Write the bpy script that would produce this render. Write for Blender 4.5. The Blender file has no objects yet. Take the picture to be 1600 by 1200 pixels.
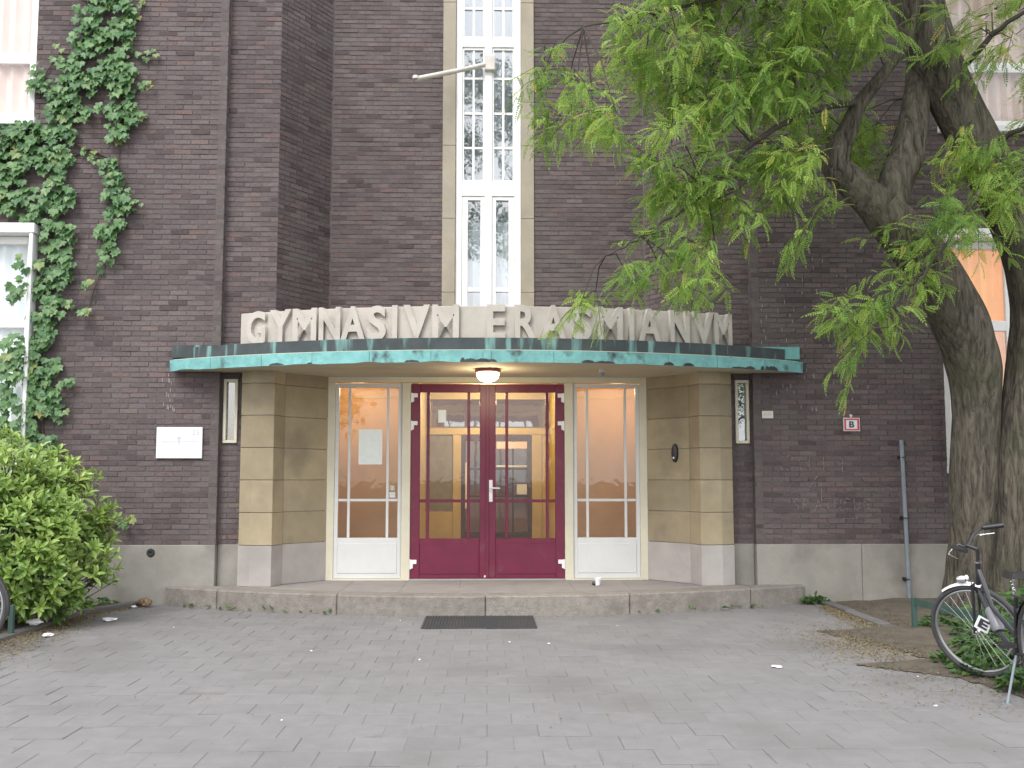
import bpy, bmesh, math, random
import numpy as np
from mathutils import Matrix, Vector, noise

random.seed(7); RNG = np.random.default_rng(7)
S = bpy.context.scene
COL = S.collection
R = math.radians

# ------------------------------------------------------------------ camera
cam_data = bpy.data.cameras.new('camera'); cam = bpy.data.objects.new('camera', cam_data)
COL.objects.link(cam); S.camera = cam
cam_data.sensor_width = 36.0; cam_data.lens = 36.0 * 1620 / 1600
cam_data.clip_start = 0.05; cam_data.clip_end = 2000
cam.location = (0.0, -12.4, 1.466)
cam.rotation_euler = (R(90 + 5.22), 0, R(-1.34))
S.render.resolution_x, S.render.resolution_y = 1024, 768

# ------------------------------------------------------------------ sky, sun, exposure
SUN_EL, SUN_AZ = 48.0, 205.0        # azimuth clockwise from +Y (north): behind the camera, a little left
w = bpy.data.worlds.new('World'); S.world = w; w.use_nodes = True
nt = w.node_tree; N = nt.nodes; L = nt.links
N.clear()
out = N.new('ShaderNodeOutputWorld'); bg = N.new('ShaderNodeBackground')
sky = N.new('ShaderNodeTexSky'); sky.sky_type = 'NISHITA'; sky.sun_disc = False
sky.sun_elevation = R(SUN_EL); sky.sun_rotation = R(SUN_AZ)
sky.air_density = 1.0; sky.dust_density = 3.0; sky.ozone_density = 1.0
tc = N.new('ShaderNodeTexCoord'); mp = N.new('ShaderNodeMapping'); mp.inputs['Scale'].default_value = (1, 1, 2.2)
nz = N.new('ShaderNodeTexNoise'); nz.inputs['Scale'].default_value = 2.3; nz.inputs['Detail'].default_value = 6; nz.inputs['Roughness'].default_value = .55
cr = N.new('ShaderNodeValToRGB'); cr.color_ramp.elements[0].position = .34; cr.color_ramp.elements[1].position = .56
cr.color_ramp.elements[0].color = (.55, .55, .55, 1)
mx = N.new('ShaderNodeMix'); mx.data_type = 'RGBA'
L.new(tc.outputs['Generated'], mp.inputs['Vector']); L.new(mp.outputs[0], nz.inputs['Vector'])
L.new(nz.outputs['Fac'], cr.inputs['Fac']); L.new(cr.outputs['Color'], mx.inputs['Factor'])
L.new(sky.outputs[0], mx.inputs['A']); mx.inputs['B'].default_value = (8.45, 8.5, 8.85, 1)
L.new(mx.outputs['Result'], bg.inputs['Color']); bg.inputs['Strength'].default_value = .12
L.new(bg.outputs[0], out.inputs[0])

sd = bpy.data.lights.new('sun', 'SUN'); sd.energy = 1.0; sd.angle = R(25); sd.color = (1, .975, .95)
sun = bpy.data.objects.new('sun', sd); COL.objects.link(sun)
d = Vector((math.sin(R(SUN_AZ)) * math.cos(R(SUN_EL)), math.cos(R(SUN_AZ)) * math.cos(R(SUN_EL)), math.sin(R(SUN_EL))))
sun.rotation_euler = d.to_track_quat('Z', 'Y').to_euler()
S.view_settings.view_transform = 'Standard'; S.view_settings.look = 'None'
S.view_settings.exposure = 1.25; S.view_settings.gamma = 1.0

# ------------------------------------------------------------------ materials
MATS = {}
def new_mat(name):
    m = bpy.data.materials.new(name); m.use_nodes = True
    t = m.node_tree; t.nodes.clear()
    o = t.nodes.new('ShaderNodeOutputMaterial')
    MATS[name] = m
    return m, t, o

def mat(name, col, rough=.7, var=.18, scale=6.0, bump=.0, bscale=60.0, col2=None, metal=0.0, spec=.5, stain=None, tone=False, streak=None):
    """principled surface with large and small noise variation, optional second colour and relief"""
    m, t, o = new_mat(name); n = t.nodes; l = t.links
    p = n.new('ShaderNodeBsdfPrincipled'); l.new(p.outputs[0], o.inputs[0])
    p.inputs['Roughness'].default_value = rough; p.inputs['Metallic'].default_value = metal
    p.inputs['Specular IOR Level'].default_value = spec
    geo = n.new('ShaderNodeNewGeometry')
    a = n.new('ShaderNodeTexNoise'); a.inputs['Scale'].default_value = scale; a.inputs['Detail'].default_value = 6; a.inputs['Roughness'].default_value = .65
    l.new(geo.outputs['Position'], a.inputs['Vector'])
    c2 = col2 or tuple(c * (1 - var) for c in col); c1 = col if col2 else tuple(min(1, c * (1 + var)) for c in col)
    r = n.new('ShaderNodeValToRGB'); r.color_ramp.elements[0].position = .32; r.color_ramp.elements[1].position = .68
    r.color_ramp.elements[0].color = (*c2, 1); r.color_ramp.elements[1].color = (*c1, 1)
    l.new(a.outputs['Fac'], r.inputs['Fac'])
    last = r.outputs['Color']
    if tone:
        at = n.new('ShaderNodeAttribute'); at.attribute_name = 'tone'
        oi = n.new('ShaderNodeObjectInfo'); sp = n.new('ShaderNodeSeparateColor'); l.new(oi.outputs['Color'], sp.inputs[0])
        ad = n.new('ShaderNodeMath'); ad.operation = 'ADD'; l.new(at.outputs['Fac'], ad.inputs[0]); l.new(sp.outputs[0], ad.inputs[1])
        mr = n.new('ShaderNodeMapRange'); mr.inputs['To Min'].default_value = 1 - tone; mr.inputs['To Max'].default_value = 1 + tone
        l.new(ad.outputs[0], mr.inputs['Value'])
        mu = n.new('ShaderNodeVectorMath'); mu.operation = 'SCALE'; l.new(last, mu.inputs[0]); l.new(mr.outputs[0], mu.inputs['Scale'])
        last = mu.outputs[0]
    if stain:
        s = n.new('ShaderNodeTexNoise'); s.inputs['Scale'].default_value = stain[1]; s.inputs['Detail'].default_value = 5
        if streak:
            mq = n.new('ShaderNodeMapping'); mq.inputs['Scale'].default_value = streak; l.new(geo.outputs['Position'], mq.inputs['Vector']); l.new(mq.outputs[0], s.inputs['Vector'])
        else: l.new(geo.outputs['Position'], s.inputs['Vector'])
        rr = n.new('ShaderNodeValToRGB'); rr.color_ramp.elements[0].position = stain[2]; rr.color_ramp.elements[1].position = stain[2] + .14
        rr.color_ramp.elements[0].color = (0, 0, 0, 1); rr.color_ramp.elements[1].color = (stain[3],) * 3 + (1,)
        l.new(s.outputs['Fac'], rr.inputs['Fac'])
        x = n.new('ShaderNodeMix'); x.data_type = 'RGBA'; l.new(rr.outputs['Color'], x.inputs['Factor'])
        l.new(last, x.inputs['A']); x.inputs['B'].default_value = (*stain[0], 1); last = x.outputs['Result']
    l.new(last, p.inputs['Base Color'])
    if bump:
        b = n.new('ShaderNodeTexNoise'); b.inputs['Scale'].default_value = bscale; b.inputs['Detail'].default_value = 4
        l.new(geo.outputs['Position'], b.inputs['Vector'])
        bp = n.new('ShaderNodeBump'); bp.inputs['Strength'].default_value = bump; bp.inputs['Distance'].default_value = .01
        l.new(b.outputs['Fac'], bp.inputs['Height']); l.new(bp.outputs[0], p.inputs['Normal'])
    return m

def tone_ramp_mat(name, stops, rough=.8, bump=.3, bscale=90, patch=None, fine=.25):
    """colour picked per piece from a ramp by its own random tone"""
    m, t, o = new_mat(name); n = t.nodes; l = t.links
    p = n.new('ShaderNodeBsdfPrincipled'); l.new(p.outputs[0], o.inputs[0]); p.inputs['Roughness'].default_value = rough
    p.inputs['Specular IOR Level'].default_value = .3
    at = n.new('ShaderNodeAttribute'); at.attribute_name = 'tone'
    oi = n.new('ShaderNodeObjectInfo'); sp = n.new('ShaderNodeSeparateColor'); l.new(oi.outputs['Color'], sp.inputs[0])
    ad = n.new('ShaderNodeMath'); ad.operation = 'ADD'; l.new(at.outputs['Fac'], ad.inputs[0]); l.new(sp.outputs[0], ad.inputs[1])
    r = n.new('ShaderNodeValToRGB'); e = r.color_ramp.elements
    e[0].position = stops[0][0]; e[0].color = (*stops[0][1], 1); e[1].position = stops[-1][0]; e[1].color = (*stops[-1][1], 1)
    for q, c in stops[1:-1]:
        x = e.new(q); x.color = (*c, 1)
    l.new(ad.outputs[0], r.inputs['Fac'])
    geo = n.new('ShaderNodeNewGeometry')
    a = n.new('ShaderNodeTexNoise'); a.inputs['Scale'].default_value = 28; a.inputs['Detail'].default_value = 5; a.inputs['Roughness'].default_value = .7
    l.new(geo.outputs['Position'], a.inputs['Vector'])
    big = n.new('ShaderNodeTexNoise'); big.inputs['Scale'].default_value = .9; big.inputs['Detail'].default_value = 4
    l.new(geo.outputs['Position'], big.inputs['Vector'])
    f1 = n.new('ShaderNodeMapRange'); f1.inputs['From Min'].default_value = .3; f1.inputs['From Max'].default_value = .7
    f1.inputs['To Min'].default_value = 1 - fine; f1.inputs['To Max'].default_value = 1 + fine; l.new(a.outputs['Fac'], f1.inputs['Value'])
    f2 = n.new('ShaderNodeMapRange'); f2.inputs['From Min'].default_value = .3; f2.inputs['From Max'].default_value = .7
    f2.inputs['To Min'].default_value = .86; f2.inputs['To Max'].default_value = 1.14; l.new(big.outputs['Fac'], f2.inputs['Value'])
    pr = n.new('ShaderNodeMath'); pr.operation = 'MULTIPLY'; l.new(f1.outputs[0], pr.inputs[0]); l.new(f2.outputs[0], pr.inputs[1])
    mu = n.new('ShaderNodeVectorMath'); mu.operation = 'SCALE'; l.new(r.outputs['Color'], mu.inputs[0]); l.new(pr.outputs[0], mu.inputs['Scale'])
    last = mu.outputs[0]
    if patch:
        s = n.new('ShaderNodeTexNoise'); s.inputs['Scale'].default_value = patch[1]; s.inputs['Detail'].default_value = 6
        l.new(geo.outputs['Position'], s.inputs['Vector'])
        rr = n.new('ShaderNodeValToRGB'); rr.color_ramp.elements[0].position = patch[2]; rr.color_ramp.elements[1].position = patch[2] + .15
        rr.color_ramp.elements[0].color = (0, 0, 0, 1); rr.color_ramp.elements[1].color = (patch[3],) * 3 + (1,)
        l.new(s.outputs['Fac'], rr.inputs['Fac'])
        x = n.new('ShaderNodeMix'); x.data_type = 'RGBA'; l.new(rr.outputs['Color'], x.inputs['Factor'])
        l.new(last, x.inputs['A']); x.inputs['B'].default_value = (*patch[0], 1); last = x.outputs['Result']
    l.new(last, p.inputs['Base Color'])
    b = n.new('ShaderNodeTexNoise'); b.inputs['Scale'].default_value = bscale; b.inputs['Detail'].default_value = 3
    l.new(geo.outputs['Position'], b.inputs['Vector'])
    bp = n.new('ShaderNodeBump'); bp.inputs['Strength'].default_value = bump; bp.inputs['Distance'].default_value = .008
    l.new(b.outputs['Fac'], bp.inputs['Height']); l.new(bp.outputs[0], p.inputs['Normal'])
    return m

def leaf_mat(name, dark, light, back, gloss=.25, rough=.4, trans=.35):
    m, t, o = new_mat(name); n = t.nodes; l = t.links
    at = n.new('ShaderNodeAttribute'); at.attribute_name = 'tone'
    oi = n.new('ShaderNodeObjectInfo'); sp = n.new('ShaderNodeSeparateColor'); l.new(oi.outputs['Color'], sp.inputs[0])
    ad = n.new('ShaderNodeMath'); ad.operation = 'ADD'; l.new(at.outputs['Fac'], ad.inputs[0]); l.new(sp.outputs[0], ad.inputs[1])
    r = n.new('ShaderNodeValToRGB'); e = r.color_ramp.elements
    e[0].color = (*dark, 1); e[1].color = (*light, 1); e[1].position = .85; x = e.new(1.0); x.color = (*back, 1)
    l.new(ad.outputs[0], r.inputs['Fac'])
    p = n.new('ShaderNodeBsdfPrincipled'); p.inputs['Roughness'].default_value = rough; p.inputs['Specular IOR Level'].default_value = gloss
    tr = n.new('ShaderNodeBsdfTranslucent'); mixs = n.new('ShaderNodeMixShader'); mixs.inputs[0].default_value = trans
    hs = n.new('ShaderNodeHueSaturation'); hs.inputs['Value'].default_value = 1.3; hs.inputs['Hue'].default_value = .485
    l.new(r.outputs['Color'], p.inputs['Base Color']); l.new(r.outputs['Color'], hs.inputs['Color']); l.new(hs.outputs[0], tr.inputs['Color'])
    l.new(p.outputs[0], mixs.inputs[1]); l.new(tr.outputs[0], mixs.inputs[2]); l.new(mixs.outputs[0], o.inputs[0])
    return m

def glass_mat(name, ior=.04, tint=(.95, .97, .96), wave=.02):
    m, t, o = new_mat(name); n = t.nodes; l = t.links
    lw_ = n.new('ShaderNodeLayerWeight'); lw_.inputs['Blend'].default_value = .5
    pw_ = n.new('ShaderNodeMath'); pw_.operation = 'POWER'; pw_.inputs[1].default_value = 5; l.new(lw_.outputs['Facing'], pw_.inputs[0])
    fr = n.new('ShaderNodeMapRange'); fr.inputs['To Min'].default_value = ior; fr.inputs['To Max'].default_value = 1; l.new(pw_.outputs[0], fr.inputs['Value'])
    tr = n.new('ShaderNodeBsdfTransparent'); tr.inputs['Color'].default_value = (*tint, 1)
    gl = n.new('ShaderNodeBsdfGlossy'); gl.inputs['Roughness'].default_value = .015
    mixs = n.new('ShaderNodeMixShader')
    geo = n.new('ShaderNodeNewGeometry'); b = n.new('ShaderNodeTexNoise'); b.inputs['Scale'].default_value = 5
    l.new(geo.outputs['Position'], b.inputs['Vector'])
    bp = n.new('ShaderNodeBump'); bp.inputs['Strength'].default_value = wave; bp.inputs['Distance'].default_value = .05
    l.new(b.outputs['Fac'], bp.inputs['Height']); l.new(bp.outputs[0], gl.inputs['Normal'])
    l.new(fr.outputs[0], mixs.inputs[0]); l.new(tr.outputs[0], mixs.inputs[1]); l.new(gl.outputs[0], mixs.inputs[2]); l.new(mixs.outputs[0], o.inputs[0])
    return m

def emit_mat(name, col, strength):
    m, t, o = new_mat(name); e = t.nodes.new('ShaderNodeEmission')
    e.inputs[0].default_value = (*col, 1); e.inputs[1].default_value = strength; t.links.new(e.outputs[0], o.inputs[0])
    return m

def bark_mat():
    m, t, o = new_mat('bark'); n = t.nodes; l = t.links
    p = n.new('ShaderNodeBsdfPrincipled'); l.new(p.outputs[0], o.inputs[0]); p.inputs['Roughness'].default_value = .95; p.inputs['Specular IOR Level'].default_value = .2
    geo = n.new('ShaderNodeNewGeometry'); mp_ = n.new('ShaderNodeMapping'); mp_.inputs['Scale'].default_value = (1, 1, .16); l.new(geo.outputs['Position'], mp_.inputs['Vector'])
    a = n.new('ShaderNodeTexNoise'); a.inputs['Scale'].default_value = 22; a.inputs['Detail'].default_value = 7; a.inputs['Roughness'].default_value = .7; a.inputs['Distortion'].default_value = .8; l.new(mp_.outputs[0], a.inputs['Vector'])
    r = n.new('ShaderNodeValToRGB'); e = r.color_ramp.elements; e[0].position = .36; e[0].color = (.034, .029, .024, 1); e[1].position = .62; e[1].color = (.150, .132, .104, 1); x = e.new(.48); x.color = (.088, .078, .062, 1)
    l.new(a.outputs['Fac'], r.inputs['Fac'])
    g_ = n.new('ShaderNodeTexNoise'); g_.inputs['Scale'].default_value = 1.7; g_.inputs['Detail'].default_value = 5; l.new(geo.outputs['Position'], g_.inputs['Vector'])
    rr = n.new('ShaderNodeValToRGB'); rr.color_ramp.elements[0].position = .48; rr.color_ramp.elements[0].color = (0, 0, 0, 1); rr.color_ramp.elements[1].position = .68; rr.color_ramp.elements[1].color = (.4, .4, .4, 1); l.new(g_.outputs['Fac'], rr.inputs['Fac'])
    x = n.new('ShaderNodeMix'); x.data_type = 'RGBA'; l.new(rr.outputs['Color'], x.inputs['Factor']); l.new(r.outputs['Color'], x.inputs['A']); x.inputs['B'].default_value = (.085, .092, .05, 1)
    l.new(x.outputs['Result'], p.inputs['Base Color'])
    bp = n.new('ShaderNodeBump'); bp.inputs['Strength'].default_value = 1.0; bp.inputs['Distance'].default_value = .04; l.new(a.outputs['Fac'], bp.inputs['Height']); l.new(bp.outputs[0], p.inputs['Normal'])

tone_ramp_mat('brick', [(0, (.070, .052, .053)), (.3, (.096, .075, .076)), (.62, (.117, .094, .094)), (.86, (.131, .108, .106)), (.94, (.130, .088, .082)), (1, (.14, .112, .10))], patch=((.13, .118, .112), 1.6, .54, .45))
mat('mortar', (.105, .092, .086), .95, .2, 9, .4, 80)
mat('plinth', (.265, .252, .222), .9, .14, 2.5, .5, 140, stain=((.15, .14, .12), 1.7, .55, .55), tone=.06)
mat('granite', (.36, .335, .315), .85, .1, 3, .3, 160, stain=((.26, .24, .22), 2.0, .56, .4), tone=.06)
mat('sandstone', (.35, .292, .19), .85, .12, 2.2, .35, 120, col2=(.255, .212, .137), stain=((.16, .135, .10), 1.6, .58, .5), tone=.14)
mat('stone_band', (.33, .295, .23), .9, .12, 2.5, .3, 120)
mat('step_stone', (.215, .196, .172), .92, .2, 14, .8, 55, stain=((.14, .12, .10), 4.0, .52, .55), tone=.1)
mat('step_top', (.235, .222, .212), .9, .1, 4, .3, 90, stain=((.22, .2, .18), 2.5, .58, .4))
mat('sign_stone', (.43, .40, .355), .85, .1, 3, .25, 120, stain=((.27, .245, .215), 3.2, .56, .5), tone=.05)
mat('copper', (.155, .375, .365), .75, .2, 9, .25, 60, stain=((.035, .042, .045), 5.0, .585, .9), tone=.12, streak=(1, 1, .8))
mat('copper_dark', (.045, .055, .058), .8, .3, 3, .2, 60, stain=((.19, .36, .34), 9.0, .55, .8), streak=(1, 1, .12))
mat('copper_bare', (.04, .042, .045), .8, .3, 12)
mat('soffit', (.50, .45, .33), .8, .07, 1.8, .1, 60, stain=((.3, .26, .18), 1.2, .58, .4))
mat('cream_paint', (.58, .55, .43), .5, .06, 4, .05, 60)
mat('white_paint', (.80, .80, .79), .45, .04, 4, .03, 60)
mat('red_paint', (.135, .008, .036), .38, .14, 5, .06, 50, stain=((.15, .055, .065), 7.0, .6, .45))
mat('shaded_white', (.58, .59, .58), .45, .04, 4)  # side light white paint, colour darkened for the shade under the canopy
mat('white_plate', (.66, .68, .70), .35, .02, 3)
mat('cream_plate', (.62, .59, .50), .5, .06, 6)
mat('sign_red', (.52, .05, .07), .4, .05, 6)
mat('ink', (.03, .03, .035), .5, .05, 6)
mat('faint_print', (.46, .46, .50), .5, .05, 6)
mat('chalk', (.27, .245, .23), .95, .2, 40)
mat('paving', (.172, .168, .166), .92, .08, 7, .3, 150, stain=((.125, .12, .114), .8, .52, .6), tone=.08)
mat('joint_sand', (.15, .145, .138), .95, .15, 20, .3, 120)
mat('kerb', (.115, .11, .105), .92, .15, 8, .5, 110, tone=.12)
mat('soil', (.062, .051, .037), .98, .35, 7, 1.0, 45, col2=(.108, .09, .066))
mat('ground', (.20, .195, .19), .95, .15, 2)
mat('rubber', (.035, .037, .042), .75, .2, 30)
bark_mat()
mat('twig', (.05, .042, .032), .9, .2, 20)
mat('stem', (.07, .05, .03), .9, .2, 20)
leaf_mat('locust_leaf', (.115, .245, .048), (.36, .50, .115), (.48, .44, .12), .3, .5, .55)
leaf_mat('ivy_leaf', (.045, .125, .042), (.145, .255, .098), (.24, .25, .075), .4, .42, .2)
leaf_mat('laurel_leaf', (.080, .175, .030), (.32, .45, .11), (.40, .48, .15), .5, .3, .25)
leaf_mat('cover_leaf', (.024, .070, .018), (.080, .155, .034), (.15, .18, .04), .3, .5, .2)
mat('blossom', (.25, .20, .105), .95, .25, 60, col2=(.13, .10, .055))
mat('debris', (.055, .042, .028), .95, .4, 60, col2=(.15, .12, .08))
mat('lime', (.27, .25, .235), .95, .2, 40)
mat('paper', (.80, .80, .80), .7, .04, 20)
mat('rubbish', (.30, .16, .05), .6, .5, 30, col2=(.03, .027, .035), stain=((.5, .48, .46), 26.0, .58, .8))
glass_mat('glass', .045)
glass_mat('window_glass', .2, (.93, .95, .96), .03)
glass_mat('casement_glass', .055, (.97, .98, .98), .03)
mat('metal_white', (.74, .74, .74), .35, .04, 10)
mat('chrome', (.72, .72, .73), .18, .03, 10, metal=1.0)
mat('rim_metal', (.34, .34, .35), .35, .08, 10, metal=.7)
mat('steel_pipe', (.20, .23, .26), .5, .12, 8)
mat('black_paint', (.022, .023, .027), .32, .1, 10)
mat('bike_grey', (.16, .165, .18), .35, .1, 10)
mat('tyre', (.045, .045, .047), .8, .2, 20)
mat('black_plastic', (.02, .02, .022), .45, .1, 10)
mat('fence_green', (.035, .075, .062), .55, .15, 10)
mat('flag_pole', (.55, .52, .47), .5, .1, 8)
mat('lamp_base', (.16, .03, .02), .4, .1, 8)
mat('ochre_paint', (.50, .385, .15), .5, .08, 4)
mat('vestibule_wall', (.56, .39, .25), .6, .08, 2)
mat('vestibule_ceiling', (.60, .42, .20), .7, .05, 3)
mat('tile_floor', (.40, .29, .12), .5, .1, 6)
mat('pink_wall', (.60, .36, .34), .7, .1, 2)
mat('dark_frame', (.06, .03, .03), .4, .1, 5)
mat('orange_curtain', (.80, .38, .10), .8, .12, 2.0)
_p = [x_ for x_ in MATS['orange_curtain'].node_tree.nodes if x_.type == 'BSDF_PRINCIPLED'][0]
_p.inputs['Emission Color'].default_value = (1, .42, .10, 1); _p.inputs['Emission Strength'].default_value = .16     # the cloth itself glows, standing in for a lit room behind it
mat('pink_curtain', (.78, .60, .54), .8, .1, 1.6)
mat('white_curtain', (.78, .82, .84), .8, .1, 1.6)
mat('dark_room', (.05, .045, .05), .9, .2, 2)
mat('grey_brick_wall', (.22, .20, .16), .9, .15, 8)
emit_mat('lamp_glow', (1, .86, .62), 8)
emit_mat('ceiling_glow', (1, .76, .42), 5)

# ------------------------------------------------------------------ mesh helpers
class MB:
    def __init__(s): s.v = []; s.f = []; s.t = []
    def add(s, vs, fs, tone=.5):
        o = len(s.v); s.v += [tuple(p) for p in vs]; s.f += [tuple(i + o for i in f) for f in fs]; s.t += [tone] * len(fs); return s
    def box(s, a, b, tone=.5):
        x0, y0, z0 = a; x1, y1, z1 = b
        return s.add([(x0, y0, z0), (x1, y0, z0), (x1, y1, z0), (x0, y1, z0), (x0, y0, z1), (x1, y0, z1), (x1, y1, z1), (x0, y1, z1)],
                     [(3, 2, 1, 0), (4, 5, 6, 7), (0, 1, 5, 4), (1, 2, 6, 5), (2, 3, 7, 6), (3, 0, 4, 7)], tone)
    def prism(s, poly, z0, z1, tone=.5):
        n = len(poly); area = sum(poly[i][0] * poly[(i + 1) % n][1] - poly[(i + 1) % n][0] * poly[i][1] for i in range(n))
        if area < 0: poly = poly[::-1]
        vs = [(x, y, z0) for x, y in poly] + [(x, y, z1) for x, y in poly]
        fs = [tuple(range(n - 1, -1, -1)), tuple(range(n, 2 * n))] + [(i, (i + 1) % n, n + (i + 1) % n, n + i) for i in range(n)]
        return s.add(vs, fs, tone)
    def tube(s, path, rad, n=10, caps=True, tone=.5):
        path = [Vector(p) for p in path]
        if not hasattr(rad, '__len__'): rad = [rad] * len(path)
        rings = []; ref = None
        for i, p in enumerate(path):
            t = (path[min(i + 1, len(path) - 1)] - path[max(i - 1, 0)]).normalized()
            if ref is None: ref = t.orthogonal().normalized()
            ref = (ref - t * ref.dot(t)).normalized(); b = t.cross(ref)
            rings.append([p + (ref * math.cos(2 * math.pi * k / n) + b * math.sin(2 * math.pi * k / n)) * rad[i] for k in range(n)])
        vs = [q for r_ in rings for q in r_]; m = len(rings)
        fs = [(i * n + k, i * n + (k + 1) % n, (i + 1) * n + (k + 1) % n, (i + 1) * n + k) for i in range(m - 1) for k in range(n)]
        if caps: fs += [tuple(range(n - 1, -1, -1)), tuple((m - 1) * n + k for k in range(n))]
        return s.add(vs, fs, tone)
    def lathe(s, prof, c, axis='Z', n=24, tone=.5):
        vs = []; m = len(prof)
        for r_, h in prof:
            for k in range(n):
                a = 2 * math.pi * k / n; x, y = r_ * math.cos(a), r_ * math.sin(a)
                q = {'Z': (x, y, h), 'Y': (x, h, y), 'X': (h, x, y)}[axis]
                vs.append((c[0] + q[0], c[1] + q[1], c[2] + q[2]))
        fs = [(i * n + k, i * n + (k + 1) % n, (i + 1) * n + (k + 1) % n, (i + 1) * n + k) for i in range(m - 1) for k in range(n)]
        return s.add(vs, fs, tone)
    def ring(s, c, rad, r, axis='Y', n=48, k=10):
        pts = []
        for i in range(n):
            a = 2 * math.pi * i / n
            for j in range(k):
                b = 2 * math.pi * j / k; q = rad + r * math.cos(b); h = r * math.sin(b)
                x, y = q * math.cos(a), q * math.sin(a)
                o = {'Z': (x, y, h), 'Y': (x, h, y), 'X': (h, x, y)}[axis]
                pts.append((c[0] + o[0], c[1] + o[1], c[2] + o[2]))
        return s.add(pts, [(i * k + j, ((i + 1) % n) * k + j, ((i + 1) % n) * k + (j + 1) % k, i * k + (j + 1) % k) for i in range(n) for j in range(k)])

WM = {}
def reg(o, parent, world=Matrix.Identity(4)):
    COL.objects.link(o)
    if parent is not None:
        o.parent = parent; o.matrix_parent_inverse = WM[parent.name].inverted()
    o.matrix_basis = world; WM[o.name] = world.copy()
    return o
def obj(name, mb, material, parent=None, smooth=False, bevel=0, world=Matrix.Identity(4)):
    me = bpy.data.meshes.new(name); me.from_pydata(mb.v, [], mb.f); 
    a = me.attributes.new('tone', 'FLOAT', 'FACE'); a.data.foreach_set('value', mb.t)
    if material: me.materials.append(MATS[material])
    if bevel or smooth:
        bm = bmesh.new(); bm.from_mesh(me); bmesh.ops.recalc_face_normals(bm, faces=bm.faces)
        if bevel:
            bmesh.ops.bevel(bm, geom=[e for e in bm.edges if len(e.link_faces) == 2 and e.calc_face_angle(0) > .6], offset=bevel, segments=1, affect='EDGES', clamp_overlap=True)
        bm.to_mesh(me); bm.free()
    if smooth:
        me.polygons.foreach_set('use_smooth', [True] * len(me.polygons))
        me.set_sharp_from_angle(angle=R(40))
    me.update()
    o = bpy.data.objects.new(name, me); o.color = (0, 0, 0, 1)
    return reg(o, parent, world)
def share(name, me, world, parent, tone=.5):
    o = bpy.data.objects.new(name, me); o.color = (tone, 0, 0, 1)
    return reg(o, parent, world)
def thing(name, label, cat, loc=(0, 0, 0), group=None):
    o = bpy.data.objects.new(name, None); o.empty_display_size = .1
    reg(o, None, Matrix.Translation(loc)); tag(o, label, cat, group); return o
def tag(o, label, cat, group=None):
    o['label'] = label; o['category'] = cat
    if group: o['group'] = group
    return o
def struct(o): o['kind'] = 'structure'; return o
def stuff(o): o['kind'] = 'stuff'; return o

def fast_mesh(name, V, F, tones, material, smooth=False):
    """V (n,3) float, F (m,k) int, tones (m,) float"""
    me = bpy.data.meshes.new(name); V = np.asarray(V, np.float32); F = np.asarray(F, np.int32); m, k = F.shape
    me.vertices.add(len(V)); me.vertices.foreach_set('co', V.ravel())
    me.loops.add(m * k); me.loops.foreach_set('vertex_index', F.ravel())
    me.polygons.add(m); me.polygons.foreach_set('loop_start', np.arange(0, m * k, k, dtype=np.int32)); me.polygons.foreach_set('use_smooth', np.full(m, smooth))
    a = me.attributes.new('tone', 'FLOAT', 'FACE'); a.data.foreach_set('value', np.asarray(tones, np.float32))
    me.materials.append(MATS[material]); me.update(calc_edges=True); me.validate(); return me
def scatter(name, tv, tf, mats, tones, material, parent):
    """join many copies of one small template"""
    tv = np.asarray(tv, float); tf = np.asarray(tf, int); M = np.asarray(mats, float)
    V = np.einsum('nij,vj->nvi', M[:, :3, :3], tv) + M[:, None, :3, 3]
    F = tf[None] + (np.arange(len(M)) * len(tv))[:, None, None]
    me = fast_mesh(name, V.reshape(-1, 3), F.reshape(-1, tf.shape[1]), np.repeat(tones, len(tf)), material)
    o = bpy.data.objects.new(name, me); o.color = (0, 0, 0, 1); return reg(o, parent)
def frame_mat(pos, xdir, zdir, s=1.0):
    """matrix whose local y runs along xdir (leaf length) and local z near zdir (leaf normal)"""
    y = Vector(xdir).normalized(); z = Vector(zdir); x = y.cross(z)
    if x.length < 1e-4: x = y.orthogonal()
    x.normalize(); z = x.cross(y)
    return np.array([[x[0] * s, y[0] * s, z[0] * s, pos[0]], [x[1] * s, y[1] * s, z[1] * s, pos[1]], [x[2] * s, y[2] * s, z[2] * s, pos[2]], [0, 0, 0, 1]])
def rv(a=1.0): return Vector(RNG.normal(0, a, 3))
CAM = Vector((0, -12.4, 1.466))
def leaves(part_name, rest_name, tv, tf, mats, tones, material, parent, keep=300, seen=None):
    """the leaves that show largest become parts of their own, the rest one joined part"""
    M = np.asarray(mats); tones = np.asarray(tones)
    score = M[:, 1, 3] + (0 if seen is None else seen)      # small y: toward the viewer
    order = np.argsort(score); near, far = order[:keep], order[keep:]
    me = fast_mesh(part_name, tv, tf, np.zeros(len(tf)), material)
    for i in near: share(part_name, me, Matrix(M[i].tolist()), parent, float(tones[i]))
    if len(far): stuff(scatter(rest_name, tv, tf, M[far], tones[far], material, parent))

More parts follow.
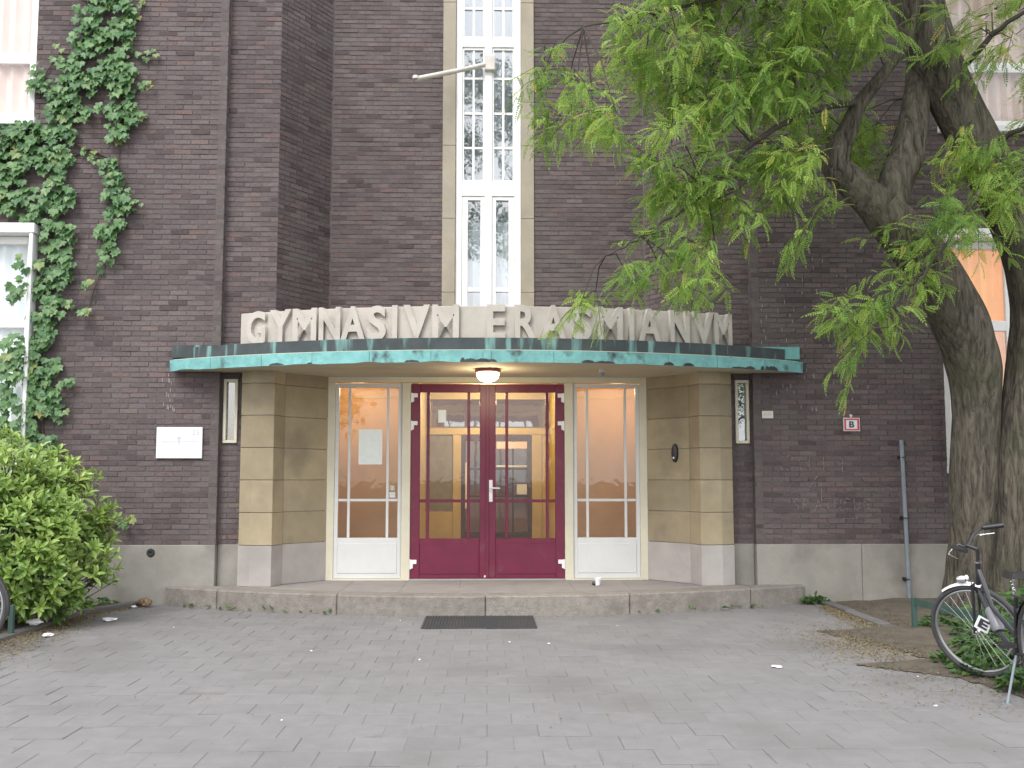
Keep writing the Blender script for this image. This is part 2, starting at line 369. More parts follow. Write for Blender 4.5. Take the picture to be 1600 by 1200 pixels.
# ================================================================== GROUND
g = MB(); g.add([(-400, -400, -.06), (400, -400, -.06), (400, 400, -.06), (-400, 400, -.06)], [(0, 1, 2, 3)])
struct(obj('ground', g, 'ground'))
KX0, KX1 = -4.36, 3.90                       # faces of the two kerbs
p = MB(); p.box((-9, -13.5, -.05), (9, .3, -.0035))
pav = struct(obj('pavement', p, 'joint_sand'))
def kerb_x(y): return KX0 + (.42 * max(0, (y + 1.1) / 1.1) ** 2 if y > -1.1 else 0)
tiles = []
TS = .30
r_ = 0; y = -.02
while y > -12.9:
    x = -9 + (TS / 2 if r_ % 2 else 0)
    while x < 9:
        cx, cy = x + TS / 2, y - TS / 2
        if kerb_x(cy) - .05 < cx < KX1 + .1 + (5 if cy < -4.9 else 0) or cy < -7.6: tiles.append((cx, cy))
        x += TS
    y -= TS; r_ += 1
b = MB()
h = TS / 2 - .0016
tile_me = None
b.add([(-h, -h, -.01), (h, -h, -.01), (h, h, -.01), (-h, h, -.01), (-h, -h, -.002), (h, -h, -.002), (h, h, -.002), (-h, h, -.002),
       (-h + .005, -h + .005, 0), (h - .005, -h + .005, 0), (h - .005, h - .005, 0), (-h + .005, h - .005, 0)],
      [(0, 1, 5, 4), (1, 2, 6, 5), (2, 3, 7, 6), (3, 0, 4, 7), (4, 5, 9, 8), (5, 6, 10, 9), (6, 7, 11, 10), (7, 4, 8, 11), (8, 9, 10, 11)])
tile_me = bpy.data.meshes.new('paving_tile'); tile_me.from_pydata(b.v, [], b.f); tile_me.materials.append(MATS['paving'])
def tile_tone():
    t = random.gauss(.5, .16)
    if random.random() < .05: t = random.choice((.02, .08, .98))
    return min(1, max(0, t))
def in_view(t):
    cx, cy = t; d_ = cy + 12.4
    return d_ > 5.2 and -.5 * d_ < cx < .53 * d_
vis = sorted([t for t in tiles if in_view(t)], key=lambda t: t[1])
near = set(vis[:300]); restM = []; restT = []
for t in tiles:
    tilt = Matrix.Rotation(random.gauss(0, .0035), 4, 'X') @ Matrix.Rotation(random.gauss(0, .0035), 4, 'Y') @ Matrix.Rotation(random.gauss(0, .004), 4, 'Z')
    M = Matrix.Translation((t[0], t[1], random.gauss(0, .0012))) @ tilt
    if t in near: share('paving_tile', tile_me, M, pav, tile_tone())
    else: restM.append(np.array(M)); restT.append(tile_tone())
stuff(scatter('far_paving', b.v, b.f, restM, restT, 'paving', pav))

# kerbs: a row of concrete kerb stones each
k = MB(); k.box((KX0 - .11, -9, -.05), (KX0 - .01, .02, .0)); kb = struct(obj('kerb', k, 'joint_sand'))
y = .05
while y > -9:
    x1, x0 = kerb_x(y), kerb_x(y - .98); q = MB()
    z1 = .045 + random.gauss(0, .004)
    q.prism([(x0 - .12, y - .98), (x0, y - .98), (x1, y - .004), (x1 - .12, y - .004)], -.04, z1, random.random())
    obj('kerb_stone', q, 'kerb', kb, bevel=.008); y -= .99
k = MB(); k.box((KX1 + .01, -9, -.05), (KX1 + .11, .02, .0)); kb = struct(obj('kerb', k, 'joint_sand'))
y = -.02
while y > -4.0:
    q = MB(); z1 = .04 + random.gauss(0, .004) - .004 * abs(y) ** 1.5
    q.box((KX1 + random.gauss(0, .006), y - .98, -.04), (KX1 + .12, y - .004, z1), random.random())
    obj('kerb_stone', q, 'kerb', kb, bevel=.008); y -= .99

def height_sheet(name, material, x0, x1, y0, y1, nx, ny, zf, keep=lambda x, y: True):
    q = MB(); idx = {}
    for j in range(ny + 1):
        for i in range(nx + 1):
            x = x0 + (x1 - x0) * i / nx; y = y0 + (y1 - y0) * j / ny
            idx[i, j] = len(q.v); q.v.append((x, y, zf(x, y)))
    for j in range(ny):
        for i in range(nx):
            x = x0 + (x1 - x0) * (i + .5) / nx; y = y0 + (y1 - y0) * (j + .5) / ny
            if keep(x, y): q.f.append((idx[i, j], idx[i + 1, j], idx[i + 1, j + 1], idx[i, j + 1])); q.t.append(.5)
    return obj(name, q, material, smooth=True)
def nz2(x, y, s=1.0, o=0): return noise.noise((x * s + o, y * s, .37))
struct(height_sheet('soil', 'soil', -9, KX0 + .3, -9, .1, 60, 100, lambda x, y: .02 + .02 * nz2(x, y, 3) + .012 * nz2(x, y, 11), lambda x, y: x < kerb_x(y) - .06))
def soil_edge(y):        # the right bed spills over the paving
    base = KX1 + .1 if y > -2.3 else (3.3 - (y + 2.7) * .27 if y > -4.1 else 2.95 + (-4.1 - y) * .85 if y > -4.7 else 3.46 + (-4.7 - y) * .12)
    return base + .10 * nz2(0, y, 2.4, 5) + .05 * nz2(0, y, 7, 2)
struct(height_sheet('soil', 'soil', 2.7, 9, -7.5, .1, 120, 150, lambda x, y: .006 + .05 * min(1, max(0, (x - soil_edge(y)) / .8)) + (.018 * nz2(x, y, 3) + .008 * nz2(x, y, 12)) * min(1, max(0.05, (x - soil_edge(y)) / .4)), lambda x, y: x > soil_edge(y)))

# ================================================================== SCHOOL BUILDING
B = thing('school_building', 'dark brown brick school facade with stone porch and tall white stair window', 'building', (0, 0, 0))
BL, BH, JO = .205, .05, .012
brick_v = [(-.5, 0, -.5), (.5, 0, -.5), (.5, 1, -.5), (-.5, 1, -.5), (-.5, 0, .5), (.5, 0, .5), (.5, 1, .5), (-.5, 1, .5)]
brick_f = [(0, 1, 5, 4), (1, 2, 6, 5), (2, 3, 7, 6), (3, 0, 4, 7), (4, 5, 6, 7), (3, 2, 1, 0)]
BM, BT, BI = [], [], []          # matrix, tone, run info
def cells(u1, z0, z1, holes):
    us = sorted({0, u1, *[min(max(h_[0], 0), u1) for h_ in holes], *[min(max(h_[1], 0), u1) for h_ in holes]})
    zs = sorted({z0, z1, *[min(max(h_[2], z0), z1) for h_ in holes], *[min(max(h_[3], z0), z1) for h_ in holes]})
    for i in range(len(us) - 1):
        for j in range(len(zs) - 1):
            um, zm = (us[i] + us[i + 1]) / 2, (zs[j] + zs[j + 1]) / 2
            if not any(h_[0] < um < h_[1] and h_[2] < zm < h_[3] for h_ in holes): yield us[i], us[i + 1], zs[j], zs[j + 1]
def brick_run(p0, p1, z0, z1, holes=(), thick=.25, top=None):
    p0 = Vector((*p0, 0)); p1 = Vector((*p1, 0)); D = p1 - p0; Lr = D.length; D.normalize(); n = Vector((D.y, -D.x, 0))
    q = MB()
    for a, b_, c, d_ in cells(Lr, z0, top or z1, holes):
        o = [p0 + D * a - n * .0055, p0 + D * b_ - n * .0055, p0 + D * b_ - n * thick, p0 + D * a - n * thick]
        q.prism([(v.x, v.y) for v in o], c, d_)
    obj('wall', q, 'mortar', B)
    z = z0; row = 0
    while z + BH < z1:
        zc = z + BH / 2
        blocks = [(h_[0], h_[1]) for h_ in holes if h_[2] < zc < h_[3]]
        u = -(BL + JO) * (.5 if row % 2 else 0) + random.gauss(0, .004)
        while u < Lr:
            a, b_ = max(u, 0), min(u + BL, Lr); u += BL + JO
            segs = [(a, b_)]
            for h0, h1 in blocks:
                ns = []
                for s0, s1 in segs:
                    if s1 <= h0 or s0 >= h1: ns.append((s0, s1)); continue
                    if s0 < h0: ns.append((s0, h0))
                    if s1 > h1: ns.append((h1, s1))
                segs = ns
            for s0, s1 in segs:
                if s1 - s0 < .03: continue
                c = p0 + D * ((s0 + s1) / 2) + n * random.gauss(0, .0016)
                M = Matrix(((D.x, -n.x, 0, c.x), (D.y, -n.y, 0, c.y), (0, 0, 1, zc + random.gauss(0, .0012)), (0, 0, 0, 1)))
                tl = Matrix.Rotation(random.gauss(0, .006), 4, 'Y') @ Matrix.Rotation(random.gauss(0, .006), 4, 'Z')
                full = abs(s1 - s0 - BL) < 1e-4
                M = M @ tl @ Matrix.Diagonal((s1 - s0, .02, BH + random.gauss(0, .0015), 1))
                t = min(.92, max(0, random.gauss(.5, .24)))
                if random.random() < .035: t = random.uniform(.93, 1)
                BM.append(M); BT.append(t); BI.append((c.x, c.y, zc, full))
        z += BH + JO; row += 1

ZP = .69; ZT = 9.4; ZB = 8.2
HL = [(-8.1 + 8.6, -5.46 + 8.6, 1.62, 4.42), (-8.1 + 8.6, -5.53 + 8.6, 5.78, 8.19)]
brick_run((-8.6, 0), (-3.2, 0), ZP, ZB, HL, top=ZT)
brick_run((-3.2, 0), (-3.2, .1), ZP, ZB, thick=.1)
brick_run((-3.2, .1), (-2.57, .1), ZP, ZB, [(.03, .20, 1.89, 2.66)], top=ZT)
brick_run((-2.57, .1), (-2.05, .95), 2.85, ZB, top=ZT)
brick_run((-2.05, .95), (-.6, .95), 2.85, ZB, top=ZT)
brick_run((.6, .95), (2.05, .95), 2.85, ZB, top=ZT)
brick_run((2.05, .95), (2.57, .1), 2.85, ZB, top=ZT)
brick_run((2.57, .1), (3.2, .1), ZP, ZB, [(.43, .60, 1.89, 2.66)], top=ZT)
brick_run((3.2, .1), (3.2, 0), ZP, ZB, thick=.1)
HR = [(5.58 - 3.2, 8.1 - 3.2, 1.62, 4.42), (5.62 - 3.2, 8.1 - 3.2, 5.78, 8.19)]
brick_run((3.2, 0), (8.6, 0), ZP, ZB, HR, top=ZT)
for s in (-1, 1):
    q = MB(); q.prism([(s * 2.02, .965), (s * 2.07, .93), (s * 2.3, 1.1), (s * 2.0, 1.2)], 2.85, ZT); obj('wall', q, 'mortar', B)
    q = MB(); q.prism([(s * 3.17, .115), (s * 3.215, .09), (s * 3.3, .2), (s * 3.17, .2)], ZP, ZT); obj('wall', q, 'mortar', B)
# bricks that show clearest (lower wall beside the porch) are single pieces, the others one joined part
cand = [i for i, (x, yy, z, full) in enumerate(BI) if full and 3.25 < x < 5.45 and z < 2.75 and yy < .01]
cand = sorted(cand, key=lambda i: BI[i][2])[:300]; cs = set(cand)
one = MB(); one.add(brick_v, brick_f)
brick_me = bpy.data.meshes.new('brick'); brick_me.from_pydata(one.v, [], one.f); brick_me.materials.append(MATS['brick'])
for i in cand: share('brick', brick_me, BM[i], B, BT[i])
rest = [i for i in range(len(BM)) if i not in cs]
stuff(scatter('brickwork', brick_v, brick_f, [np.array(BM[i]) for i in rest], [BT[i] for i in rest], 'brick', B))

# pale efflorescence in some upright joints of the wall
q = MB()
for _ in range(90):
    x = random.choice((random.uniform(3.3, 4.6), random.uniform(3.3, 4.6), random.uniform(3.3, 4.6), random.uniform(3.25, 4.0), random.uniform(3.25, 4.0), random.gauss(-3.78, .04))); z = random.uniform(2.3, 4.2) if x > 0 else random.uniform(2.25, 2.75)
    q.box((x - .004, -.0035, z - random.uniform(.01, .03)), (x + .004, .004, z + .025))
stuff(obj('lime_stain', q, 'lime', B))

# plinth of cast stone blocks
def plinth(p0, p1, joints):
    p0 = Vector((*p0, 0)); p1 = Vector((*p1, 0)); D = (p1 - p0); Lr = D.length; D.normalize(); n = Vector((D.y, -D.x, 0))
    us = [0] + [j for j in joints] + [Lr]
    for a, b_ in zip(us, us[1:]):
        o = [p0 + D * (a + .002) + n * .012, p0 + D * (b_ - .002) + n * .012, p0 + D * (b_ - .002) - n * .2, p0 + D * (a + .002) - n * .2]
        q = MB(); q.prism([(v.x, v.y) for v in o], -.05, ZP, random.random()); obj('plinth_block', q, 'plinth', B, bevel=.006)
plinth((-8.6, 0), (-3.2, 0), [1.7, 3.3])
plinth((-3.2, .1), (-2.9, .1), [])
plinth((2.9, .1), (3.2, .1), [])
plinth((3.2, 0), (8.6, 0), [1.26, 2.9])
q = MB(); q.lathe([(.0, -.016), (.018, -.016), (.022, -.03), (.032, -.03), (.034, -.02), (.046, -.022), (.05, -.012), (.05, 0)], (-3.95, 0, .6), 'Y', 24)
obj('vent_grate', q, 'rubber', B, smooth=True)

# ---- porch piers of sandstone ashlar on granite
for s in (-1, 1):
    A = [(2.925, .16), (2.92, -.06), (2.76, -.155), (2.51, -.165), (2.44, .12), (2.62, .3)]
    C2 = [(2.44, .124), (2.0, .62), (2.0, .9), (2.62, .9), (2.62, .304)]
    flip = lambda P, g_=0: [(s * x, y_) for x, y_ in P]
    core = MB(); core.prism(flip([(2.915, .15), (2.91, -.05), (2.755, -.145), (2.515, -.155), (2.447, .12), (2.008, .625), (2.01, .85), (2.9, .85)]), .2, 2.75)
    obj('pier_core', core, 'joint_sand', B)
    zs = [.215, .69, 1.07, 1.45, 1.83, 2.21, 2.59, 2.76]
    for i in range(len(zs) - 1):
        for P in (A, C2):
            q = MB(); P2 = P
            if i == 0: P2 = [(x_ + (.004 if P is A and x_ > 2.9 else 0), y_ - (.004 if y_ < .7 else 0)) for x_, y_ in P]
            q.prism(flip(P2), zs[i] + .003, zs[i + 1] - .003, random.random())
            obj('ashlar_block', q, 'granite' if i == 0 else 'sandstone', B, bevel=.004)
    # slit window beside the pier
    x0, x1 = (-3.17, -3.0) if s < 0 else (3.0, 3.17)
    f = MB(); zz0, zz1 = 1.89, 2.66; t = .035
    f.box((x0, .075, zz0), (x1, .16, zz0 + t)); f.box((x0, .075, zz1 - t), (x1, .16, zz1))
    f.box((x0, .075, zz0 + t), (x0 + t, .16, zz1 - t)); f.box((x1 - t, .075, zz0 + t), (x1, .16, zz1 - t))
    wn = obj('window', f, 'cream_paint', B, bevel=.004)
    q = MB(); q.box((x0 + t, .125, zz0 + t), (x1 - t, .131, zz1 - t)); obj('pane', q, 'window_glass', wn)
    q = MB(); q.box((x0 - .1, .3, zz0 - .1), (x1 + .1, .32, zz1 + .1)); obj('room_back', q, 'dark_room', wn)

# ---- front step: curved row of stone slabs
STEP_Z = .215
def arc_y(x, front, Rr=7.11): return front + Rr - math.sqrt(Rr * Rr - x * x)
def arc_pts(x0, x1, front, n=10, Rr=7.11): return [(x0 + (x1 - x0) * i / n, arc_y(x0 + (x1 - x0) * i / n, front, Rr)) for i in range(n + 1)]
q = MB(); q.prism(arc_pts(-3.6, 3.6, -1.02, 40) + [(3.6, -.02), (2.95, -.02), (2.95, .9), (-2.95, .9), (-2.95, -.02), (-3.6, -.02)], 0, STEP_Z - .003)
st = obj('step', q, 'step_top', B)
js = [-3.74, -3.05, -1.63, -.02, 1.55, 3.0, 3.74]
for a, b_ in zip(js, js[1:]):
    q = MB(); o = arc_pts(a + .003, b_ - .003, -1.16); i_ = [(x_, max(y_ + .36, -.03) if abs(x_) > 2.6 else y_ + .36) for x_, y_ in o[::-1]]
    q.prism(o + i_, -.04, STEP_Z + random.gauss(0, .0015), random.random()); obj('step_stone', q, 'step_stone', st, bevel=.012)
for k_ in range(9):                                  # porch floor slabs
    xa, xb = -2.95 + k_ * .656, -2.95 + (k_ + 1) * .656
    q = MB(); q.prism([(xa + .002, max(arc_y(xa, -.79), -.9)), (xb - .002, max(arc_y(xb, -.79), -.9)), (xb - .002, .62), (xa + .002, .62)], STEP_Z - .02, STEP_Z + .001 + random.gauss(0, .0008), random.random())
    obj('floor_slab', q, 'step_top', st)

# ---- canopy with copper edge
CZ0, CZ1 = 2.74, 2.88
q = MB(); q.prism(arc_pts(-3.72, 3.72, -1.17, 48) + [(3.72, .12), (2.62, .12), (2.1, 1.1), (-2.1, 1.1), (-2.62, .12), (-3.72, .12)], CZ0, CZ1 - .01)
can = obj('canopy', q, 'soffit', B)
js = [-3.76, -3.2, -2.55, -1.95, -1.3, -.62, .04, .72, 1.38, 2.02, 2.62, 3.24, 3.78]
for a, b_ in zip(js, js[1:]):                        # fascia sheets with ragged lower edge
    n_ = 14; xs = [a + .002 + (b_ - a - .004) * i / n_ for i in range(n_ + 1)]; q = MB(); fr = -1.20 + random.gauss(0, .003)
    vs = []
    for x_ in xs:
        y_ = arc_y(x_, fr); zb = CZ0 - .012 + max(0, .03 * (noise.noise((x_ * 2.7, 3.1, 0)) - .1)) + .006 * noise.noise((x_ * 9, 1, 0))
        vs += [(x_, y_, zb), (x_, y_, CZ1 - .02), (x_, y_ + .16, CZ1), (x_, y_ + .012, zb)]
    fs = []
    for i in range(n_):
        o = i * 4; fs += [(o, o + 4, o + 5, o + 1), (o + 1, o + 5, o + 6, o + 2), (o + 3, o + 7, o + 4, o)]
    fs += [(0, 1, 2, 3), tuple(n_ * 4 + j for j in (3, 2, 1, 0))]
    q.add(vs, fs, random.random()); obj('copper_sheet', q, 'copper', can)
for k_ in range(42):                                 # dark bare patches along the lower copper edge
    x_ = random.uniform(-3.3, 3.4); hh_ = noise.noise((x_ * 1.3, 7.7, 0))
    if hh_ < -.12: continue
    w_ = random.uniform(.02, .09); n_ = 8; q = MB(); top = [(x_ - w_ + 2 * w_ * i / n_, CZ0 + (.012 + .045 * (hh_ + .12)) * math.sin(math.pi * i / n_) ** .6 * random.uniform(.7, 1.1)) for i in range(n_ + 1)]
    vs = [(a, arc_y(a, -1.2045), CZ0 - .009) for a, _ in top] + [(a, arc_y(a, -1.2045), c) for a, c in top]; k0 = n_ + 1
    q.add(vs, [(i, i + 1, k0 + i + 1, k0 + i) for i in range(n_)]); obj('patina_patch', q, 'copper_bare', can)
q = MB(); q.prism(arc_pts(-3.70, 3.70, -1.03, 48) + [(3.70, .12), (-3.70, .12)], CZ1 - .005, 3.02)
obj('upstand', q, 'copper_dark', can)
for s in (-1, 1):
    q = MB(); q.box((min(s * 3.18, s * 3.76), -.06, CZ1 + .02), (max(s * 3.18, s * 3.76), .02, 3.05)); obj('flashing', q, 'copper_dark' if s < 0 else 'copper', can)

# ---- doors and side lights
DY = .62
fr = MB()
fr.box((-2.02, DY, 2.67), (2.02, DY + .1, 2.76))
fr.box((-2.02, DY, .2), (-1.91, DY + .1, 2.67)); fr.box((1.91, DY, .2), (2.02, DY + .1, 2.67))
fr.box((-1.075, DY - .015, .2), (-.965, DY + .1, 2.67)); fr.box((.965, DY - .015, .2), (1.075, DY + .1, 2.67))
obj('door_frame', fr, 'cream_paint', B, bevel=.006)
def grid_frame(x0, x1, z0, z1, y0, y1, outer, xm, zm, bar, glass_bottom=None):
    """sash with outer rails and thin glazing bars; returns the mesh and the pane rectangles"""
    l_, r2, t_, b2 = outer; q = MB()
    q.box((x0, y0, z0), (x0 + l_, y1, z1)); q.box((x1 - r2, y0, z0), (x1, y1, z1))
    q.box((x0 + l_, y0, z1 - t_), (x1 - r2, y1, z1)); q.box((x0 + l_, y0, z0), (x1 - r2, y1, z0 + b2))
    yb = y0 + .012
    for x_ in xm: q.box((x_ - bar / 2, yb, z0 + b2), (x_ + bar / 2, y1 - .01, z1 - t_))
    for z_ in zm:
        q.box((x0 + l_, yb + .002, z_ - bar / 2), (x1 - r2, y1 - .012, z_ + bar / 2))
    xs = [x0 + l_, *xm, x1 - r2]; zs = [z0 + b2, *zm, z1 - t_]
    panes = [(xs[i], xs[i + 1], zs[j], zs[j + 1]) for i in range(len(xs) - 1) for j in range(len(zs) - 1)]
    return q, panes
def panes_of(parent, panes, y_, material='glass'):
    for a, b_, c, d_ in panes:
        q = MB(); q.box((a, y_, c), (b_, y_ + .006, d_)); obj('pane', q, material, parent)
for s in (-1, 1):
    x0, x1 = (-1.908, -1.077) if s < 0 else (1.077, 1.908)
    xm = [x0 + .175, x1 - .175]
    q, ps = grid_frame(x0, x1, .235, 2.655, DY + .01, DY + .07, (.045, .045, .045, .50), xm, [1.20], .032)
    sl = obj('side_light', q, 'shaded_white', B, bevel=.003); panes_of(sl, ps, DY + .045)
    q = MB(); q.box((x0 + .05, DY + .002, .30), (x1 - .05, DY + .012, .665)); obj('panel', q, 'shaded_white', sl, bevel=.004)
    q = MB(); q.box((x0 - .02, DY - .02, .205), (x1 + .02, DY + .09, .232)); obj('sill', q, 'cream_paint', sl, bevel=.004)
for s in (-1, 1):
    x0, x1 = (-.962, -.004) if s < 0 else (.004, .962)
    outer = (.115, .095, .105, .49) if s < 0 else (.095, .115, .105, .49)
    gx0, gx1 = x0 + outer[0], x1 - outer[1]
    xm = [gx0 + .10, gx1 - .14] if s < 0 else [gx0 + .14, gx1 - .10]
    q, ps = grid_frame(x0, x1, .235, 2.655, DY + .005, DY + .06, outer, xm, [1.19], .036)
    dr = obj('door', q, 'red_paint', B, bevel=.004); panes_of(dr, ps, DY + .035)
    q = MB(); q.box((x0 + .12, DY - .004, .29), (x1 - .11, DY + .006, .66)); obj('panel', q, 'red_paint', dr, bevel=.003)
    for z_ in (2.47, 2.12, .40):                     # cranked white hinges
        hx = s * .955; q = MB()
        q.box((min(hx, hx - s * .075), DY - .012, z_ + .015), (max(hx, hx - s * .075), DY + .004, z_ + .065))
        q.box((min(hx, hx - s * .03) , DY - .014, z_ - .04), (max(hx, hx - s * .03), DY + .003, z_ + .02)); q.tube([(hx, DY - .012, z_ - .05), (hx, DY - .012, z_ + .07)], .012, 8)
        obj('hinge', q, 'metal_white', dr)
    if s > 0:
        q = MB(); q.box((.018, DY - .006, 1.18), (.062, DY + .004, 1.45)); q.lathe([(.0, -.02), (.02, -.02), (.024, 0)], (.04, DY - .002, 1.33), 'Y', 14)
        q.tube([(.04, DY - .01, 1.35), (.04, DY - .05, 1.35), (.06, DY - .06, 1.35), (.155, DY - .06, 1.348)], .0095, 8)
        obj('handle', q, 'metal_white', dr, smooth=True)
    else:
        q = MB(); q.lathe([(.0, -.012), (.012, -.012), (.015, 0)], (-.03, DY + .004, .26), 'Y', 12); obj('lock', q, 'metal_white', dr, smooth=True)
q = MB(); q.box((-.022, DY - .012, .24), (.016, DY + .004, 2.652)); obj('cover_strip', q, 'red_paint', dr, bevel=.003)
q = MB(); q.box((-.968, DY - .03, .205), (.968, DY + .09, .232)); obj('threshold', q, 'granite', B)

# ---- vestibule behind the glass
q = MB()
q.box((-2.7, DY + .1, .1), (2.7, 5.6, .212)); obj('interior_floor', q, 'tile_floor', B)
q = MB(); q.box((-2.7, DY + .11, 2.86), (2.7, 5.6, 2.95)); obj('interior_ceiling', q, 'vestibule_ceiling', B)
for s in (-1, 1):
    q = MB(); xs = sorted((s * 1.02, s * 2.7)); q.box((xs[0], 2.3, .2), (xs[1], 2.4, 2.87)); xs = sorted((s * 2.6, s * 2.7)); q.box((xs[0], .85, .2), (xs[1], 2.3, 2.87))
    obj('interior_wall', q, 'vestibule_wall', B)
    q = MB(); xs = sorted((s * .98, s * 1.08)); q.box((xs[0], 2.28, .2), (xs[1], 5.5, 2.87)); obj('interior_wall', q, 'ochre_paint', B)
    q = MB(); q.box((min(s*1.02, s*2.7), 2.285, 2.60), (max(s*1.02, s*2.7), 2.30, 2.635)); obj('picture_rail', q, 'ochre_paint', B)
q = MB(); q.box((-1.05, 5.4, .2), (1.05, 5.5, 2.87)); obj('interior_wall', q, 'pink_wall', B)
# inner screen: ochre posts and beam, dark framed glass door
q = MB(); q.box((-.98, 4.02, 2.16), (.98, 4.14, 2.27)); q.box((-.98, 4.02, 2.72), (.98, 4.14, 2.86))
q.box((-.55, 4.03, .2), (-.42, 4.13, 2.16)); q.box((.70, 4.03, .2), (.86, 4.13, 2.16)); q.box((-.98, 4.04, .2), (-.55, 4.12, .95)); q.box((.86, 4.04, .2), (.98, 4.12, 2.16))
scn = obj('inner_screen', q, 'ochre_paint', B, bevel=.006)
q = MB(); q.box((-.98, 4.06, .95), (-.55, 4.09, 2.16)); obj('panel', q, 'grey_brick_wall', scn)
for k_ in range(3):
    q = MB(); q.box((-.95 + k_ * .64, 4.07, 2.29), (-.95 + k_ * .64 + .58, 4.08, 2.70)); obj('pane', q, 'window_glass', scn)
q, ps = grid_frame(-.42, .70, .21, 2.15, 4.04, 4.10, (.07, .07, .09, .42), [-.02, .10, .40], [1.19, 1.62], .03)
idr = obj('inner_door', q, 'dark_frame', B); panes_of(idr, ps, 4.07)
q = MB(); q.box((.14, 4.03, 1.94), (.62, 4.038, 2.05)); obj('panel', q, 'pink_curtain', idr)
q = MB(); q.tube([(.0, 4.0, 1.0), (.0, 4.0, 1.70)], .018, 8); q.box((-.03, 3.99, 1.55), (.03, 4.03, 1.7)); q.tube([(.14, 4.01, 1.66), (.62, 4.01, 1.66)], .014, 8); obj('push_bar', q, 'metal_white', idr, smooth=True)
q = MB(); q.tube([(-.34, 4.0, 1.0), (-.34, 4.0, 1.72)], .016, 8); obj('push_bar', q, 'metal_white', idr, smooth=True)
q = MB(); q.box((.46, 4.032, 1.22), (.62, 4.038, 1.38)); obj('notice', q, 'white_plate', idr)

# ---- tall stair window with stone jambs
def curtain(parent, x0, x1, z0, z1, y_, material):
    q = MB(); n_ = int((x1 - x0) / .03); vs = []
    for i in range(n_ + 1):
        x_ = x0 + (x1 - x0) * i / n_; yy = y_ + .025 * math.sin(x_ * 37 + 2 * math.sin(x_ * 3)); vs += [(x_, yy, z0), (x_, yy, z1)]
    q.add(vs, [(2 * i, 2 * i + 2, 2 * i + 3, 2 * i + 1) for i in range(n_)]); obj('curtain', q, material, parent, smooth=True)
for s in (-1, 1):
    q = MB(); xs = sorted((s * .432, s * .602)); zz = 2.9; 
    while zz < 9.3:
        z2 = min(zz + .98, 9.4); q = MB(); q.box((xs[0], .93, zz + .002), (xs[1], 1.15, z2 - .002), random.random()); obj('jamb_stone', q, 'stone_band', B, bevel=.004); zz = z2
q = MB()
q.box((-.43, .97, 2.9), (-.345, 1.1, 9.3)); q.box((.345, .97, 2.9), (.43, 1.1, 9.3)); q.box((-.05, .965, 2.9), (.05, 1.1, 9.3))
for z0, z1, d_ in ((3.0, 3.5, 0), (5.17, 5.36, 0), (7.20, 7.32, 0)): q.box((-.345, .968, z0), (.345, 1.1, z1))
tw = obj('window', q, 'white_paint', B, bevel=.006); tw['label'] = 'tall narrow white stair window with stone jambs'
for s in (-1, 1):
    xa, xb = (-.343, -.052) if s < 0 else (.052, .343)
    q, ps = grid_frame(xa, xb, 3.5, 5.168, .985, 1.05, (.075, .05, .05, .05) if s < 0 else (.05, .075, .05, .05), [], [3.93], .06); sa = obj('sash', q, 'white_paint', tw, bevel=.004)
    panes = list(ps)
    q, ps = grid_frame(xa, xb, 5.362, 7.198, .99, 1.05, (.02, .02, .03, .03), [(xa + xb) / 2 + s * -.0], [5.83, 6.3, 6.78], .028); obj('sash', q, 'white_paint', tw); panes += ps
    q, ps = grid_frame(xa, xb, 7.322, 9.2, .99, 1.05, (.02, .02, .03, .03), [(xa + xb) / 2], [7.75, 8.2, 8.7], .028); obj('sash', q, 'white_paint', tw); panes += ps
    panes_of(tw, panes, 1.03, 'window_glass')
curtain(tw, -.5, .5, 3.0, 4.86, 1.14, 'white_curtain')
q = MB(); q.box((-.6, 1.6, 2.9), (.6, 1.62, 9.4)); obj('room_back', q, 'white_curtain', tw)
for s in (-1, 1):
    q = MB(); xs = sorted((s * .6, s * .62)); q.box((xs[0], 1.1, 2.9), (xs[1], 1.62, 9.4)); obj('room_side', q, 'white_curtain', tw)

# ---- side windows with projecting white casings
def side_window(s, xin, z0, z1, rails, cur, casing, lab):
    xo = 8.1; xa, xb = (-xo, -xin) if s < 0 else (xin, xo)
    q, ps = grid_frame(xa, xb, z0, z1, .03, .11, (.09, .09, .10, .09), [xa + (xb - xa) * .33, xa + (xb - xa) * .66] if casing else [(xa + xb) / 2], rails, .13)
    wn = obj('window', q, 'white_paint', B, bevel=.008); wn['label'] = lab
    panes_of(wn, ps, .06, 'casement_glass')
    curtain(wn, xa, xb, z0, z1, .145, cur)
    e = .0
    if casing:
        q = MB(); q.box((xa - .06, -.16, z1 + .0), (xb + .06, .03, z1 + .12)); xi = xb if s < 0 else xa
        q.box((min(xi, xi - s * .045), -.15, z0), (max(xi, xi - s * .045), .03, z1)); obj('casing', q, 'white_paint', wn, bevel=.008)
    q = MB(); q.box((xa - .05, -.10, z0 - .09), (xb + .05, .03, z0)); obj('sill', q, 'white_paint', wn, bevel=.008)
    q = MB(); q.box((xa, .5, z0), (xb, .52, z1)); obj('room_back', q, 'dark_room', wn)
side_window(-1, 5.46, 1.62, 4.38, [3.33], 'white_curtain', True, 'white casement with pale curtains half hidden by ivy')
side_window(-1, 5.53, 5.82, 8.19, [6.6], 'pink_curtain', False, 'white upper window with pink curtains above the ivy')
side_window(1, 5.58, 1.62, 4.38, [3.33, 2.45], 'orange_curtain', True, 'white casement with orange curtains behind the tree')
side_window(1, 5.62, 5.82, 8.19, [6.6], 'pink_curtain', False, 'white upper window behind the tree')

